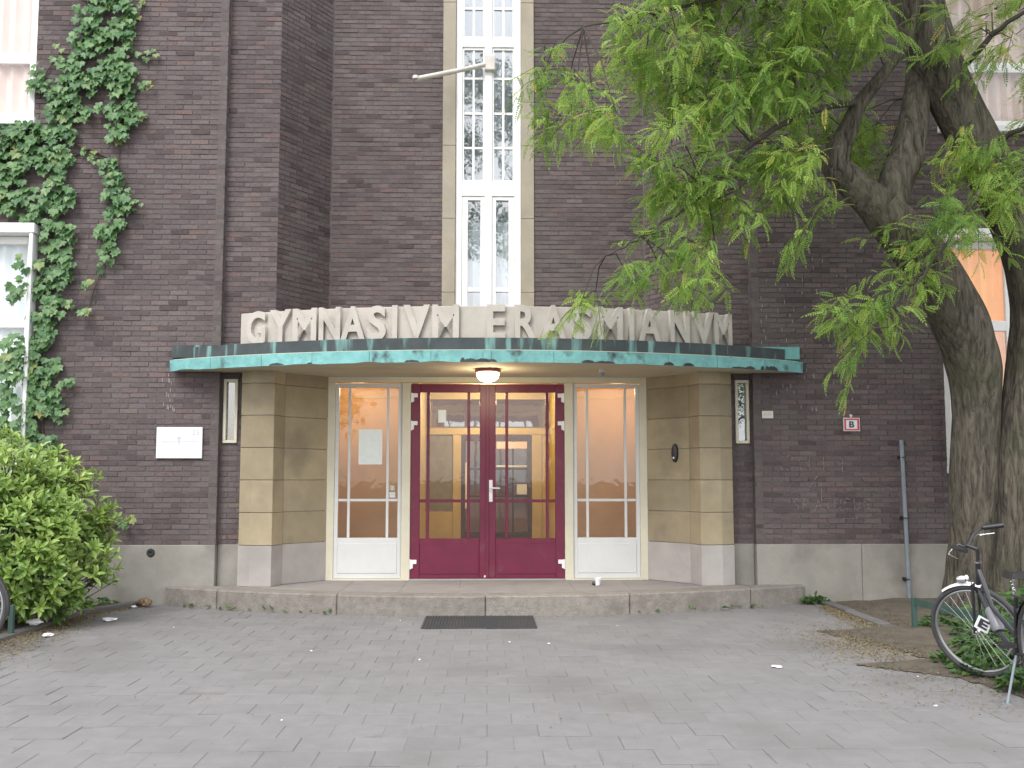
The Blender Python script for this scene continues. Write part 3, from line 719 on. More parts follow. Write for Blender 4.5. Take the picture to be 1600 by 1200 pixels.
# ================================================================== THINGS ON THE BUILDING
def text_mesh(body, size, extrude=.01, offset=0.0, sx=1.0):
    cu = bpy.data.curves.new('letter', 'FONT'); cu.body = body; cu.size = size; cu.extrude = extrude; cu.offset = offset
    cu.align_x = 'CENTER'; cu.align_y = 'BOTTOM_BASELINE'; cu.resolution_u = 4
    o = bpy.data.objects.new('letter', cu); COL.objects.link(o)
    dg = bpy.context.evaluated_depsgraph_get(); me = bpy.data.meshes.new_from_object(o.evaluated_get(dg))
    bpy.data.objects.remove(o); bpy.data.curves.remove(cu)
    co = np.zeros(len(me.vertices) * 3); me.vertices.foreach_get('co', co); co = co.reshape(-1, 3)
    co[:, 0] = (co[:, 0] - (co[:, 0].min() + co[:, 0].max()) / 2) * sx; co[:, 1] -= co[:, 1].min()
    hgt = co[:, 1].max(); me.vertices.foreach_set('co', co.ravel())
    return me, co[:, 0].max() - co[:, 0].min(), hgt
def put_text(me, name, material, parent, pos, scale=(1, 1, 1), yaw=0.0):
    me.materials.clear(); me.materials.append(MATS[material])
    M = Matrix.Translation(pos) @ Matrix.Rotation(yaw, 4, 'Z') @ Matrix.Rotation(R(90), 4, 'X') @ Matrix.Diagonal((*scale, 1))
    return share(name, me, M, parent, .5)

SG = thing('entrance_sign', 'curved pale stone parapet with raised letters GYMNASIVM ERASMIANVM', 'sign', (0, -.9, 3.0))
q = MB(); RR = 7.0; cyy = 6.1
def sarc(x, off=0): return cyy - math.sqrt((RR + off) ** 2 - x * x)
o = [(x_, sarc(x_)) for x_ in np.linspace(-2.9, 2.89, 40)]; i_ = [(x_, sarc(x_) + .16) for x_ in np.linspace(2.89, -2.9, 40)]
q.prism(o + i_, 2.97, 3.395); obj('panel', q, 'sign_stone', SG, bevel=.006)
lx = [-2.678, -2.374, -2.083, -1.786, -1.517, -1.245, -1.04, -0.794, -0.47, 0.09, 0.419, 0.73, 1.053, 1.376, 1.626, 1.84, 2.205, 2.502, 2.752]
lw = [.26, .28, .30, .26, .30, .22, .06, .30, .30, .21, .25, .30, .22, .30, .06, .29, .25, .28, .25]
for ch, x_, w_ in zip('GYMNASIVMERASMIANVM', lx, lw):
    me, wd, hg = text_mesh(ch, .4, .04, .012)
    yaw = math.asin(x_ / RR)
    put_text(me, 'letter', 'sign_stone', SG, (x_, sarc(x_) - .012, 3.01), (w_ / wd, .395 / hg, 1), yaw)

# porch lamp
LP = thing('porch_lamp', 'lit round glass lamp on a dark red ring under the canopy', 'lamp', (0, -.4, 2.74))
q = MB(); q.lathe([(.0, 0), (.15, 0), (.15, -.035), (.13, -.05)], (0, -.4, 2.742), n=28); obj('lamp_ring', q, 'lamp_base', LP, smooth=True)
q = MB(); q.lathe([(.128, -.045), (.132, -.07), (.118, -.11), (.085, -.14), (.04, -.155), (.0, -.158)], (0, -.4, 2.742), n=28); obj('lamp_glass', q, 'lamp_glow', LP, smooth=True)
ld = bpy.data.lights.new('porch_light', 'POINT'); ld.energy = 6; ld.color = (1, .76, .48); ld.shadow_soft_size = .12
lo = bpy.data.objects.new('porch_light', ld); reg(lo, LP, Matrix.Translation((0, -.4, 2.50)))
# lit ceiling lamps in the vestibule
for nm, pos, en in (('left', (-1.75, 1.5), 9), ('right', (1.75, 1.5), 9), ('middle', (0, 3.0), 26)):
    t = thing('ceiling_lamp', {'left': 'warm lit ceiling lamp behind the side light with the white sheet', 'right': 'warm lit ceiling lamp behind the side light near the intercom', 'middle': 'warm lit ceiling lamp behind the red double doors'}[nm], 'lamp', (*pos, 2.85), 'lamps in the vestibule')
    q = MB(); q.lathe([(.0, .0), (.12, 0), (.12, -.02)], (*pos, 2.86), n=20); obj('lamp_ring', q, 'cream_paint', t, smooth=True)
    q = MB(); q.lathe([(.11, -.02), (.10, -.06), (.06, -.085), (0, -.09)], (*pos, 2.86), n=20); obj('lamp_glass', q, 'ceiling_glow', t, smooth=True)
    ld = bpy.data.lights.new('lamp_light', 'POINT'); ld.energy = en; ld.color = (1, .76, .48) if nm == 'middle' else (1, .60, .27); ld.shadow_soft_size = .1
    reg(bpy.data.objects.new('lamp_light', ld), t, Matrix.Translation((*pos, 2.66)))

# white school board, house plates, alarm sign
SB = thing('school_board', 'white rectangular board on the brick wall between laurel bush and porch', 'sign', (-3.65, 0, 1.7))
q = MB(); q.box((-3.92, -.03, 1.705), (-3.38, -.004, 2.075)); obj('board', q, 'white_plate', SB, bevel=.004)
me, wd, hg = text_mesh('25', .1, .0006); put_text(me, 'number', 'faint_print', SB, (-3.46, -.0312, 1.98), (.085 / wd, .06 / hg, 1))
q = MB(); q.box((-3.86, -.0312, 1.905), (-3.43, -.0305, 1.913)); q.box((-3.66, -.0314, 1.87), (-3.645, -.0307, 1.97)); q.box((-3.675, -.0313, 1.93), (-3.63, -.0308, 1.955)); q.box((-3.84, -.0312, 1.885), (-3.70, -.0305, 1.893)); obj('print', q, 'faint_print', SB)
AB = thing('alarm_sign', 'small red bordered white sign with a black letter B', 'sign', (4.38, 0, 2.03))
q = MB(); q.box((4.284, -.018, 2.037), (4.481, -.003, 2.197)); obj('plate', q, 'white_plate', AB)
q = MB()
for a, b_ in (((4.292, 2.045), (4.473, 2.063)), ((4.292, 2.171), (4.473, 2.189)), ((4.292, 2.063), (4.314, 2.171)), ((4.451, 2.063), (4.473, 2.171))): q.box((a[0], -.0205, a[1]), (b_[0], -.0175, b_[1]))
obj('border', q, 'sign_red', AB)
me, wd, hg = text_mesh('B', .1, .001, .003); put_text(me, 'letter', 'ink', AB, (4.383, -.0195, 2.08), (.062 / wd, .076 / hg, 1))
q = MB(); q.tube([(4.375, .0, 2.225), (4.375, -.03, 2.222)], .016, 10); q.box((4.37, -.025, 2.19), (4.38, -.01, 2.22)); obj('bracket', q, 'cream_plate', AB)
NP = thing('number_plate', 'tiny cream plate on the brick wall beside the slit window', 'sign', (3.37, 0, 2.19))
q = MB(); q.box((3.3, -.014, 2.19), (3.437, -.002, 2.28)); obj('plate', q, 'cream_plate', NP, bevel=.003)
q = MB()
for k_ in range(4): q.box((3.325 + k_ * .023, -.0152, 2.225), (3.337 + k_ * .023, -.0135, 2.25))
obj('print', q, 'faint_print', NP)
# scratched chalk writing
CH = MB()
def stroke(pts, w_=.006):
    segs = []
    for (xa, za), (xb, zb) in zip(pts, pts[1:]):
        n_ = max(1, int(math.hypot(xb - xa, zb - za) / .012))
        for i in range(n_):
            if random.random() < .62: segs.append(((xa + (xb - xa) * i / n_ + random.gauss(0, .0012), za + (zb - za) * i / n_), (xa + (xb - xa) * (i + 1) / n_, za + (zb - za) * (i + 1) / n_ + random.gauss(0, .0012))))
    for (xa, za), (xb, zb) in segs:
        d_ = Vector((xb - xa, 0, zb - za)); 
        if d_.length < 1e-4: continue
        nn = Vector((-d_.z, 0, d_.x)).normalized() * w_ / 2
        CH.add([(xa + nn.x, -.0065, za + nn.z), (xa - nn.x, -.0065, za - nn.z), (xb - nn.x, -.0065, zb - nn.z), (xb + nn.x, -.0065, zb + nn.z),
                (xa + nn.x, -.001, za + nn.z), (xa - nn.x, -.001, za - nn.z), (xb - nn.x, -.001, zb - nn.z), (xb + nn.x, -.001, zb + nn.z)], [(0, 1, 2, 3), (4, 7, 6, 5), (0, 3, 7, 4), (1, 5, 6, 2)])
X0, Z0 = 3.61, 1.09; hh = .135
def gl(ch, x, z, h_, w_):
    G = {'S': [[(1, .9), (.4, 1), (0, .75), (.9, .35), (.6, 0), (0, .1)]], 'P': [[(0, 0), (0, 1), (.8, .9), (.8, .6), (0, .5)]], 'A': [[(0, 0), (.5, 1), (1, 0)], [(.2, .4), (.8, .4)]],
         'R': [[(0, 0), (0, 1), (.8, .85), (.7, .55), (0, .5), (.9, 0)]], 'T': [[(0, 1), (1, 1)], [(.5, 1), (.5, 0)]], 'N': [[(0, 0), (0, 1), (1, 0), (1, 1)]], 'K': [[(0, 0), (0, 1)], [(.9, 1), (0, .5), (.9, 0)]],
         'C': [[(1, .9), (.4, 1), (0, .5), (.4, 0), (1, .1)]], 'U': [[(0, 1), (.1, .1), (.8, .1), (1, 1)]], 'H': [[(0, 0), (0, 1)], [(1, 0), (1, 1)], [(0, .5), (1, .5)]], 'I': [[(.5, 0), (.5, 1)]], 'E': [[(1, 1), (0, 1), (0, 0), (1, 0)], [(0, .5), (.7, .5)]], 'G': [[(1, .9), (.3, 1), (0, .4), (.5, 0), (1, .2), (1, .45), (.6, .45)]]}
    for l_ in G[ch]: stroke([(x + a * w_, z + b_ * h_) for a, b_ in l_])
for i, ch in enumerate('SPATNCUS'): gl(ch, 3.655 + i * .117 + (.03 if i > 1 else 0), Z0 + random.uniform(-.01, .01), hh, .075)
for l_ in [[(3.514, 1.633), (3.521, 1.572), (3.667, 1.572)], [(3.583, 1.723), (3.621, 1.746)], [(3.736, 1.708), (3.767, 1.519)], [(3.859, 1.746), (3.859, 1.61)], [(4.035, 1.746), (4.028, 1.572)], [(4.258, 1.708), (4.258, 1.55)], [(3.951, 1.497), (3.897, 1.421), (3.836, 1.323)], [(3.997, 1.421), (3.997, 1.157)], [(4.235, 0.991), (4.434, 0.998)], [(4.411, 1.021), (4.411, 0.968)]]: stroke(l_)
tag(stuff(obj('chalk_writing', CH, 'chalk')), 'faint chalk letters scratched on the brick wall below the letter B sign', 'graffiti')

# downpipe of the right wall
DP = thing('wall_pipe', 'thin grey steel pipe clipped to the brick wall', 'pipe', (4.98, -.05, 0))
q = MB(); q.tube([(4.965, -.05, 1.93), (4.985, -.05, .9), (5.0, -.05, .02)], .024, 10); obj('pipe', q, 'steel_pipe', DP, smooth=True)
for z_ in (1.72, 1.0, .28):
    q = MB(); q.box((4.935, -.03, z_ - .02), (4.985, .012, z_ + .02)); q.ring((4.98, -.05, z_), .027, .007, 'Z', 16, 6); obj('clip', q, 'black_plastic', DP)
# intercom and detector
q = MB(); q.box((-.045, -.02, -.13), (.045, .02, .13))
IC = thing('intercom', 'black oval intercom on the sandstone pier', 'intercom', (2.30, .26, 1.75))
a_ = math.atan2(.5, -.44)
Mi = Matrix.Translation((2.295, .275, 1.78)) @ Matrix.Rotation(R(-48.5 ), 4, 'Z')
q = MB(); q.lathe([(0, -.03), (.03, -.03), (.042, -.02), (.045, .012)], (0, 0, 0), 'Y', 20); q.v = [(x_, y_, z_ * 2.6) for x_, y_, z_ in q.v]
obj('body', q, 'black_plastic', IC, smooth=True, world=Mi)
q = MB(); q.lathe([(0, -.036), (.012, -.036), (.014, -.028)], (0, 0, 0), 'Y', 12); obj('button', q, 'metal_white', IC, world=Mi @ Matrix.Translation((0, 0, -.06)))
DT = thing('ceiling_detector', 'small grey movement detector under the canopy soffit', 'detector', (1.33, -.4, 2.74))
q = MB(); q.box((1.30, -.43, 2.70), (1.36, -.37, 2.745)); obj('base', q, 'cream_plate', DT, bevel=.006)
q = MB(); q.lathe([(0, -.05), (.02, -.045), (.03, -.02), (.03, 0)], (1.33, -.4, 2.70), n=14); obj('lens', q, 'steel_pipe', DT, smooth=True)
# flag pole holder in front of the stair window
FP = thing('flag_pole', 'short pale flag pole sticking out beside the tall white window', 'flag pole', (0, .95, 6.93))
q = MB(); q.tube([(.02, .96, 6.97), (-.45, .72, 6.76), (-.93, .48, 6.56)], .032, 10); obj('pole', q, 'flag_pole', FP, smooth=True)
q = MB(); q.box((-.05, .90, 6.86), (.09, .985, 7.06)); obj('bracket', q, 'flag_pole', FP, bevel=.01)
q = MB(); q.lathe([(0, .03), (.04, .02), (.045, -.02), (0, -.03)], (-.93, .48, 6.58), n=12); obj('pole_end', q, 'flag_pole', FP, smooth=True)
# sheets stuck on the glass
def sheet(label, x0, x1, z0, z1, y_, material='paper'):
    q = MB(); n_ = 6
    vs = [(x0 + (x1 - x0) * i / n_, y_ - .004 * math.sin(i), zz) for i in range(n_ + 1) for zz in (z0, z1)]
    vs += [(x_, yy + .002, zz) for x_, yy, zz in vs]; k_ = 2 * (n_ + 1)
    fs = [(2 * i, 2 * i + 2, 2 * i + 3, 2 * i + 1) for i in range(n_)] + [(k_ + 2 * i + 1, k_ + 2 * i + 3, k_ + 2 * i + 2, k_ + 2 * i) for i in range(n_)]
    q.add(vs, fs); tag(obj('notice_sheet', q, material), label, 'notice')
sheet('large white sheet taped inside the side light glass', -1.62, -1.325, 1.645, 2.085, DY + .062)
sheet('small white card low in the side light glass', -1.235, -1.155, 1.23, 1.30, DY + .062)
sheet('small yellow card low in the side light glass', -1.225, -1.165, 1.32, 1.38, DY + .062, 'cream_plate')
sheet('small white sheet high in the red door glass', -.625, -.525, 2.17, 2.33, DY + .055)
# mat on the paving and cup on the step
MT = thing('door_mat', 'dark ribbed rubber mat on the paving before the step', 'mat', (-.07, -1.63, 0))
q = MB(); q.box((-.655, -2.06, .001), (.49, -1.19, .012)); obj('mat_base', q, 'rubber', MT, bevel=.004)
q = MB()
for i in range(38): q.box((-.64 + i * .03, -2.045, .010), (-.626 + i * .03, -1.205, .020))
obj('ribs', q, 'rubber', MT)
CP = thing('paper_cup', 'crushed white cup lying on the step before the side light', 'cup', (1.31, -.05, STEP_Z))
q = MB(); q.lathe([(.0, 0), (.027, 0), (.036, .07), (.04, .082), (.036, .085), (.033, .072), (.024, .006)], (1.31, -.05, STEP_Z + .002), n=16)
q.v = [(x_ + .012 * math.sin(z_ * 80), y_ + .006 * math.sin(x_ * 190), z_ * .98 + .005) for x_, y_, z_ in q.v]; obj('cup', q, 'paper', CP, smooth=True)
q = MB(); q.lathe([(0, 0), (.022, .002), (.03, .02), (.02, .04), (0, .045)], (1.26, -.04, STEP_Z), n=10); obj('lid', q, 'black_plastic', CP, smooth=True)

# ================================================================== PLANTS
def norm_h(v): v = Vector(v); return v.normalized()
# ---- boston ivy on the wall
ivy_v = [(0, 0, 0), (-.035, -.012, .006), (-.075, .018, .012), (-.06, .05, .004), (-.068, .085, .012), (-.03, .075, 0), (0, .125, -.014), (.03, .075, 0), (.068, .085, .012), (.06, .05, .004), (.075, .018, .012), (.035, -.012, .006), (0, .05, -.004)]
ivy_f = [(12, i, i % 11 + 1) for i in range(1, 12)]
ivy_f = [(12, i, i + 1) for i in range(0, 11)] + [(12, 11, 0)]
IV = thing('climbing_ivy', 'green three lobed ivy climbing the brick wall around the white windows', 'ivy', (-5.2, 0, 0))
blobs = [(-4.83, 7.17, .25, .2), (-4.52, 7.22, .17, .17), (-4.81, 6.77, .29, .23), (-4.47, 6.89, .18, .23), (-4.88, 6.44, .39, .2), (-4.49, 6.44, .22, .23), (-5.06, 6.2, .35, .18), (-4.52, 6.04, .28, .2), (-5.09, 5.92, .31, .14), (-4.39, 5.88, .22, .14), (-5.49, 6.31, .11, .17), (-4.5, 5.68, .17, .14), (-5.16, 5.59, .18, .17), (-5.47, 5.67, .46, .11), (-5.69, 5.39, .31, .23), (-5.22, 5.28, .23, .23), (-5.74, 4.92, .31, .28), (-5.2, 4.84, .23, .2), (-5.42, 4.64, .31, .12), (-4.52, 5.16, .17, .18), (-4.48, 4.88, .17, .18), (-4.43, 4.65, .15, .15), (-4.57, 4.41, .15, .15), (-4.53, 4.18, .12, .11), (-4.6, 4.02, .09, .08), (-4.7, 3.75, .12, .11), (-4.79, 3.47, .06, .05), (-5.22, 4.37, .22, .2), (-5.17, 4.05, .22, .22), (-5.23, 3.7, .25, .2), (-5.26, 3.43, .22, .12), (-5.29, 3.12, .18, .18), (-5.35, 2.82, .28, .23), (-5.41, 2.51, .31, .23), (-5.14, 2.36, .17, .18), (-5.55, 2.17, .28, .23), (-5.57, 3.82, .11, .31), (-5.58, 2.89, .15, .31), (-5.02, 2.21, .09, .09), (-5.0, 2.63, .11, .05), (-4.11, 6.65, .08, .05), (-4.25, 6.62, .09, .05), (-4.1, 6.29, .09, .06), (-4.21, 6.2, .09, .08), (-4.32, 7.14, .06, .06), (-4.25, 7.28, .05, .05), (-4.8, 5.36, .08, .06), (-4.92, 5.44, .08, .06), (-4.68, 5.28, .06, .05), (-4.24, 4.77, .08, .05), (-4.32, 4.73, .08, .06), (-5.0, 4.41, .11, .09), (-5.03, 3.94, .09, .14), (-4.96, 3.59, .08, .09), (-5.24, 6.64, .09, .09), (-5.89, 5.59, .11, .15), (-5.71, 2.21, .11, .31), (-5.31, 1.9, .31, .09), (-4.19, .99, .09, .08), (-4.27, 1.04, .11, .09),
         (-6.2, 5.3, .35, .3), (-6.3, 4.85, .4, .25), (-6.8, 5.2, .4, .35), (-4.75, 7.6, .35, .3), (-4.6, 8.0, .3, .3), (-5.3, 1.6, .3, .3), (-5.5, 1.2, .3, .35)]
ms, ts = [], []
for bx_, bz_, rx, rz in blobs:
    n_ = max(4, int(math.pi * rx * rz / .0027)) if rx > .1 else 5
    small = rx < .095
    for _ in range(n_):
        a = random.uniform(0, 6.283); rr = math.sqrt(random.random())
        x_ = bx_ + .92 * rx * rr * math.cos(a); z_ = bz_ + 1.0 * rz * rr * math.sin(a)
        if noise.noise((x_ * 4.2, z_ * 4.2, 9.1)) < -.32 and not small: continue
        onwin = x_ < -5.47 and (1.62 < z_ < 4.5)
        yy = -.03 - random.random() * .10 - (.10 if onwin else 0)
        dirv = Vector((random.gauss(0, .35), -.45 + random.gauss(0, .15), -1)); nrm = Vector((random.gauss(0, .3), -1, .5 + random.gauss(0, .25)))
        ms.append(frame_mat((x_, yy, z_), dirv, nrm, random.uniform(.5, .98) * (.7 if small else 1)))
        t = min(.84, max(0, random.gauss(.42, .22) + (.25 if small else 0)))
        if random.random() < (.3 if small else .03): t = random.uniform(.88, 1)
        ts.append(t)
leaves('leaf', 'foliage', ivy_v, ivy_f, ms, ts, 'ivy_leaf', IV, seen=np.where(np.array(ms)[:, 0, 3] < -5.85, 5, 0))
q = MB()
for path in ([(-5.3, 0.05), (-5.25, 1.6), (-5.3, 2.8), (-5.2, 4.2), (-5.15, 5.6), (-4.9, 6.6), (-4.75, 7.4), (-4.6, 8.2)], [(-5.15, 5.3), (-4.85, 5.45), (-4.55, 5.3), (-4.45, 4.8), (-4.55, 4.2), (-4.72, 3.7), (-4.8, 3.4)], [(-4.85, 6.5), (-4.5, 6.2), (-4.45, 5.7), (-4.5, 5.2)], [(-4.6, 6.6), (-4.3, 6.62), (-4.08, 6.67)], [(-4.5, 6.1), (-4.25, 6.2), (-4.06, 6.33)], [(-5.2, 5.2), (-5.8, 5.3), (-6.6, 5.2)], [(-4.45, 4.7), (-4.2, 4.8)], [(-4.5, 6.9), (-4.3, 7.1), (-4.22, 7.35)], [(-5.3, .3), (-4.6, .8), (-4.2, 1.0)], [(-4.9, 5.45), (-5.05, 5.55)], [(-4.9, 6.6), (-5.25, 6.65), (-5.45, 6.3)]):
    pp = [(x_ + random.gauss(0, .01), -.02, z_) for x_, z_ in path]; q.tube(pp, [.012 - .008 * i / len(pp) for i in range(len(pp))], 6)
obj('stem', q, 'stem', IV, smooth=True)

# ---- laurel bush
LB = thing('laurel_bush', 'large rounded laurel bush with glossy light green leaves beside the kerb', 'bush', (-5.2, -1.6, 0))
lv = []
for i, (yy, ww, zz) in enumerate([(0, .004, 0), (.035, .019, .004), (.075, .024, .004), (.11, .014, -.004), (.13, .002, -.014)]):
    lv += [(-ww, yy, zz + ww * .35), (0, yy, zz), (ww, yy, zz + ww * .35)]
lf = []
for i in range(4):
    o = i * 3; lf += [(o, o + 1, o + 4, o + 3), (o + 1, o + 2, o + 5, o + 4)]
ms, ts = [], []; stems = MB()
ell = [((-5.45, -1.55, .85), (1.15, 1.0, .98)), ((-4.78, -1.65, .66), (.66, .84, .64)), ((-6.5, -1.7, .8), (1.1, 1.2, 1.0)), ((-5.0, -1.3, 1.05), (.8, .8, .62)), ((-4.62, -1.5, .95), (.58, .6, .42)), ((-4.42, -1.6, .60), (.42, .66, .46))]
def inside(P, skip):
    return any(i != skip and sum(((P[k] - c[k]) / r_[k]) ** 2 for k in range(3)) < .80 for i, (c, r_) in enumerate(ell))
for ei, (c, r_) in enumerate(ell):
    for _ in range(int(620 * r_[0] * r_[2] + 260)):
        v = norm_h(rv()); 
        if v.y > .35: v.y *= -1
        P = Vector((c[0] + v.x * r_[0], c[1] + v.y * r_[1], c[2] + v.z * r_[2])) + rv(.045) + v * random.gauss(0, .07)
        if P.z < (.24 if P.y < -2.0 else .12) or inside(P, ei): continue
        if noise.noise(P * 3.1) < -.33: P -= Vector((v.x * .22, v.y * .22, v.z * .22))
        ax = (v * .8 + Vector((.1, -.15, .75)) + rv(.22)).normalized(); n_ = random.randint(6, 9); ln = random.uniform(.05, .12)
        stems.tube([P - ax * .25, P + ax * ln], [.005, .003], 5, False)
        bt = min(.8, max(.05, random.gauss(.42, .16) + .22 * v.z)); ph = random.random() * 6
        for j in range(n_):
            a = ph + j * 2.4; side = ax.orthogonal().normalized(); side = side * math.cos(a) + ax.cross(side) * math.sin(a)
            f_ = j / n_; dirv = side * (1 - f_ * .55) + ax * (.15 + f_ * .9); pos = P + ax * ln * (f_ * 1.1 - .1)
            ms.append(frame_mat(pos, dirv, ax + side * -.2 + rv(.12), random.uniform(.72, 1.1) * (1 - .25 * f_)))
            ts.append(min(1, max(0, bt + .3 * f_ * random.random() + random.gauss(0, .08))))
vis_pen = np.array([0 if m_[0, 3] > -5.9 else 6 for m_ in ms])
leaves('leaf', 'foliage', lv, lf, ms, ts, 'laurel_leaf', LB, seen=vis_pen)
for _ in range(30):
    a = random.random() * 6.28; stems.tube([(-5.2 + .25 * math.cos(a), -1.55 + .2 * math.sin(a), 0), (-5.2 + .7 * math.cos(a), -1.6 + .6 * math.sin(a), .7), (-5.2 + 1.0 * math.cos(a), -1.6 + .8 * math.sin(a), 1.2)], [.02, .014, .006], 6)
obj('stem', stems, 'stem', LB)

# ---- street tree with two stems, feathery leaves
TR = thing('locust_tree', 'leaning twin stemmed tree with feathery light green leaves before the wall', 'tree', (5.45, -1.3, 0))
def stem_mesh(pts, n=40, sub=10, amp=.10, seed=0):
    P = [Vector(p_[:3]) for p_ in pts]; rad = [p_[3] for p_ in pts]; C_, rr = [], []
    for i in range(len(P) - 1):
        p0, p1, p2, p3 = P[max(i - 1, 0)], P[i], P[i + 1], P[min(i + 2, len(P) - 1)]
        for j in range(sub):
            t = j / sub; C_.append(.5 * ((2 * p1) + (p2 - p0) * t + (2 * p0 - 5 * p1 + 4 * p2 - p3) * t * t + (3 * p1 - p0 - 3 * p2 + p3) * t ** 3)); rr.append(rad[i] * (1 - t) + rad[i + 1] * t)
    C_.append(P[-1]); rr.append(rad[-1])
    q = MB(); ref = None; m = len(C_)
    for i, c in enumerate(C_):
        t = (C_[min(i + 1, m - 1)] - C_[max(i - 1, 0)]).normalized()
        if ref is None: ref = t.orthogonal().normalized()
        ref = (ref - t * ref.dot(t)).normalized(); b_ = t.cross(ref)
        for k_ in range(n):
            a = 2 * math.pi * k_ / n; dv = ref * math.cos(a) + b_ * math.sin(a)
            big = noise.noise(Vector((math.cos(a) * 1.2 + seed, math.sin(a) * 1.2, i * .035))) * amp * 1.6
            fur = noise.noise(Vector((math.cos(a) * 7, math.sin(a) * 7 + seed, i * .09)))
            fur = (abs(fur) * 2 - .4) * .05
            q.v.append(c + dv * rr[i] * (1 + big + fur))
    for i in range(m - 1):
        for k_ in range(n): q.f.append((i * n + k_, i * n + (k_ + 1) % n, (i + 1) * n + (k_ + 1) % n, (i + 1) * n + k_)); q.t.append(.5)
    return q
Ls = [(5.21, -1.2, -.08, .40), (5.21, -1.22, .12, .31), (5.2, -1.26, .43, .261), (5.19, -1.32, .77, .239), (5.2, -1.38, 1.45, .245), (5.23, -1.44, 2.13, .244), (5.21, -1.5, 2.61, .269), (5.05, -1.56, 3.08, .281), (4.78, -1.62, 3.56, .266), (4.43, -1.68, 3.99, .251), (4.12, -1.74, 4.32, .225)]
LLs = [(4.30, -1.71, 4.12, .20), (4.12, -1.74, 4.32, .19), (3.83, -1.79, 4.58, .17), (3.65, -1.84, 4.77, .147), (3.77, -1.89, 5.1, .104), (3.9, -1.94, 5.39, .077), (4.16, -1.99, 5.72, .055), (4.39, -2.04, 6.05, .042), (4.52, -2.09, 6.58, .029)]
LRs = [(4.25, -1.71, 4.17, .18), (4.34, -1.7, 4.61, .18), (4.47, -1.66, 4.87, .175), (4.57, -1.62, 5.23, .16), (4.65, -1.58, 5.6, .14), (4.72, -1.54, 6.13, .121), (4.78, -1.5, 6.87, .101), (4.76, -1.46, 7.86, .081), (4.9, -1.5, 9.0, .05), (5.1, -1.7, 10.2, .02)]
Rs = [(5.77, -1.35, -.08, .55), (5.76, -1.36, .1, .45), (5.72, -1.38, .44, .395), (5.71, -1.41, .78, .366), (5.75, -1.44, 1.45, .365), (5.82, -1.47, 2.13, .337), (5.88, -1.5, 2.75, .289), (5.92, -1.53, 3.3, .282), (5.83, -1.56, 3.85, .281), (5.59, -1.59, 4.4, .254), (5.26, -1.62, 5.03, .253), (4.92, -1.65, 5.72, .246), (4.73, -1.68, 6.28, .248), (4.62, -1.71, 6.91, .231), (4.57, -1.74, 7.7, .197), (4.63, -1.77, 8.78, .157), (4.4, -1.9, 10.2, .09), (4.2, -2.1, 11.6, .03)]
tk = MB()
for i, s_ in enumerate((Ls, LLs, LRs, Rs)):
    q = stem_mesh(s_, 44 if i in (0, 3) else 24, 10, .1, i * 3.3); tk.add(q.v, q.f)
obj('trunk', tk, 'bark', TR, smooth=True)
limbs = [[(4.39, -2.04, 6.05), (3.6, -2.3, 6.35), (2.6, -2.6, 6.25), (1.6, -2.8, 5.95), (.9, -2.9, 5.75)],
         [(3.9, -1.94, 5.39), (3.2, -2.2, 5.2), (2.6, -2.5, 4.75), (2.1, -2.7, 4.2), (1.45, -2.8, 3.75), (1.1, -2.85, 3.55)],
         [(3.65, -1.84, 4.77), (3.3, -1.95, 4.95), (2.75, -2.1, 4.6)],
         [(4.62, -1.71, 6.91), (3.6, -2.2, 7.4), (2.4, -2.6, 7.3), (1.4, -2.9, 6.9)],
         [(4.92, -1.65, 5.72), (5.3, -2.0, 6.1), (5.7, -2.3, 6.4), (6.3, -2.6, 6.5)],
         [(5.59, -1.6, 4.5), (5.5, -1.9, 4.75), (5.3, -2.25, 4.6), (4.9, -2.4, 4.3), (4.6, -2.45, 3.9), (4.2, -2.45, 3.35), (4.0, -2.45, 2.95)],
         [(4.78, -1.62, 3.6), (4.55, -2.05, 3.8), (4.35, -2.3, 3.5), (3.95, -2.4, 3.2)],
         [(5.26, -1.62, 5.03), (5.6, -2.1, 5.1), (5.8, -2.4, 4.8)],
         [(4.73, -1.68, 6.28), (4.2, -2.6, 6.8), (3.6, -3.6, 7.0)], [(4.63, -1.77, 8.78), (5.8, -2.2, 9.3), (7.0, -2.6, 9.4)], [(4.57, -1.74, 7.7), (3.2, -2.5, 8.8), (2.0, -3.2, 9.2)], [(4.9, -1.5, 9.0), (4.9, -3.2, 9.8), (5.2, -4.4, 10)]]
lb = MB()
for l_ in limbs:
    P = [Vector(p_) for p_ in l_]; pts = []
    for i in range(len(P) - 1):
        for j in range(6): pts.append(P[i].lerp(P[i + 1], j / 6) + rv(.012))
    pts.append(P[-1]); lb.tube(pts, [.034 * (1 - i / len(pts)) + .005 for i in range(len(pts))], 8)
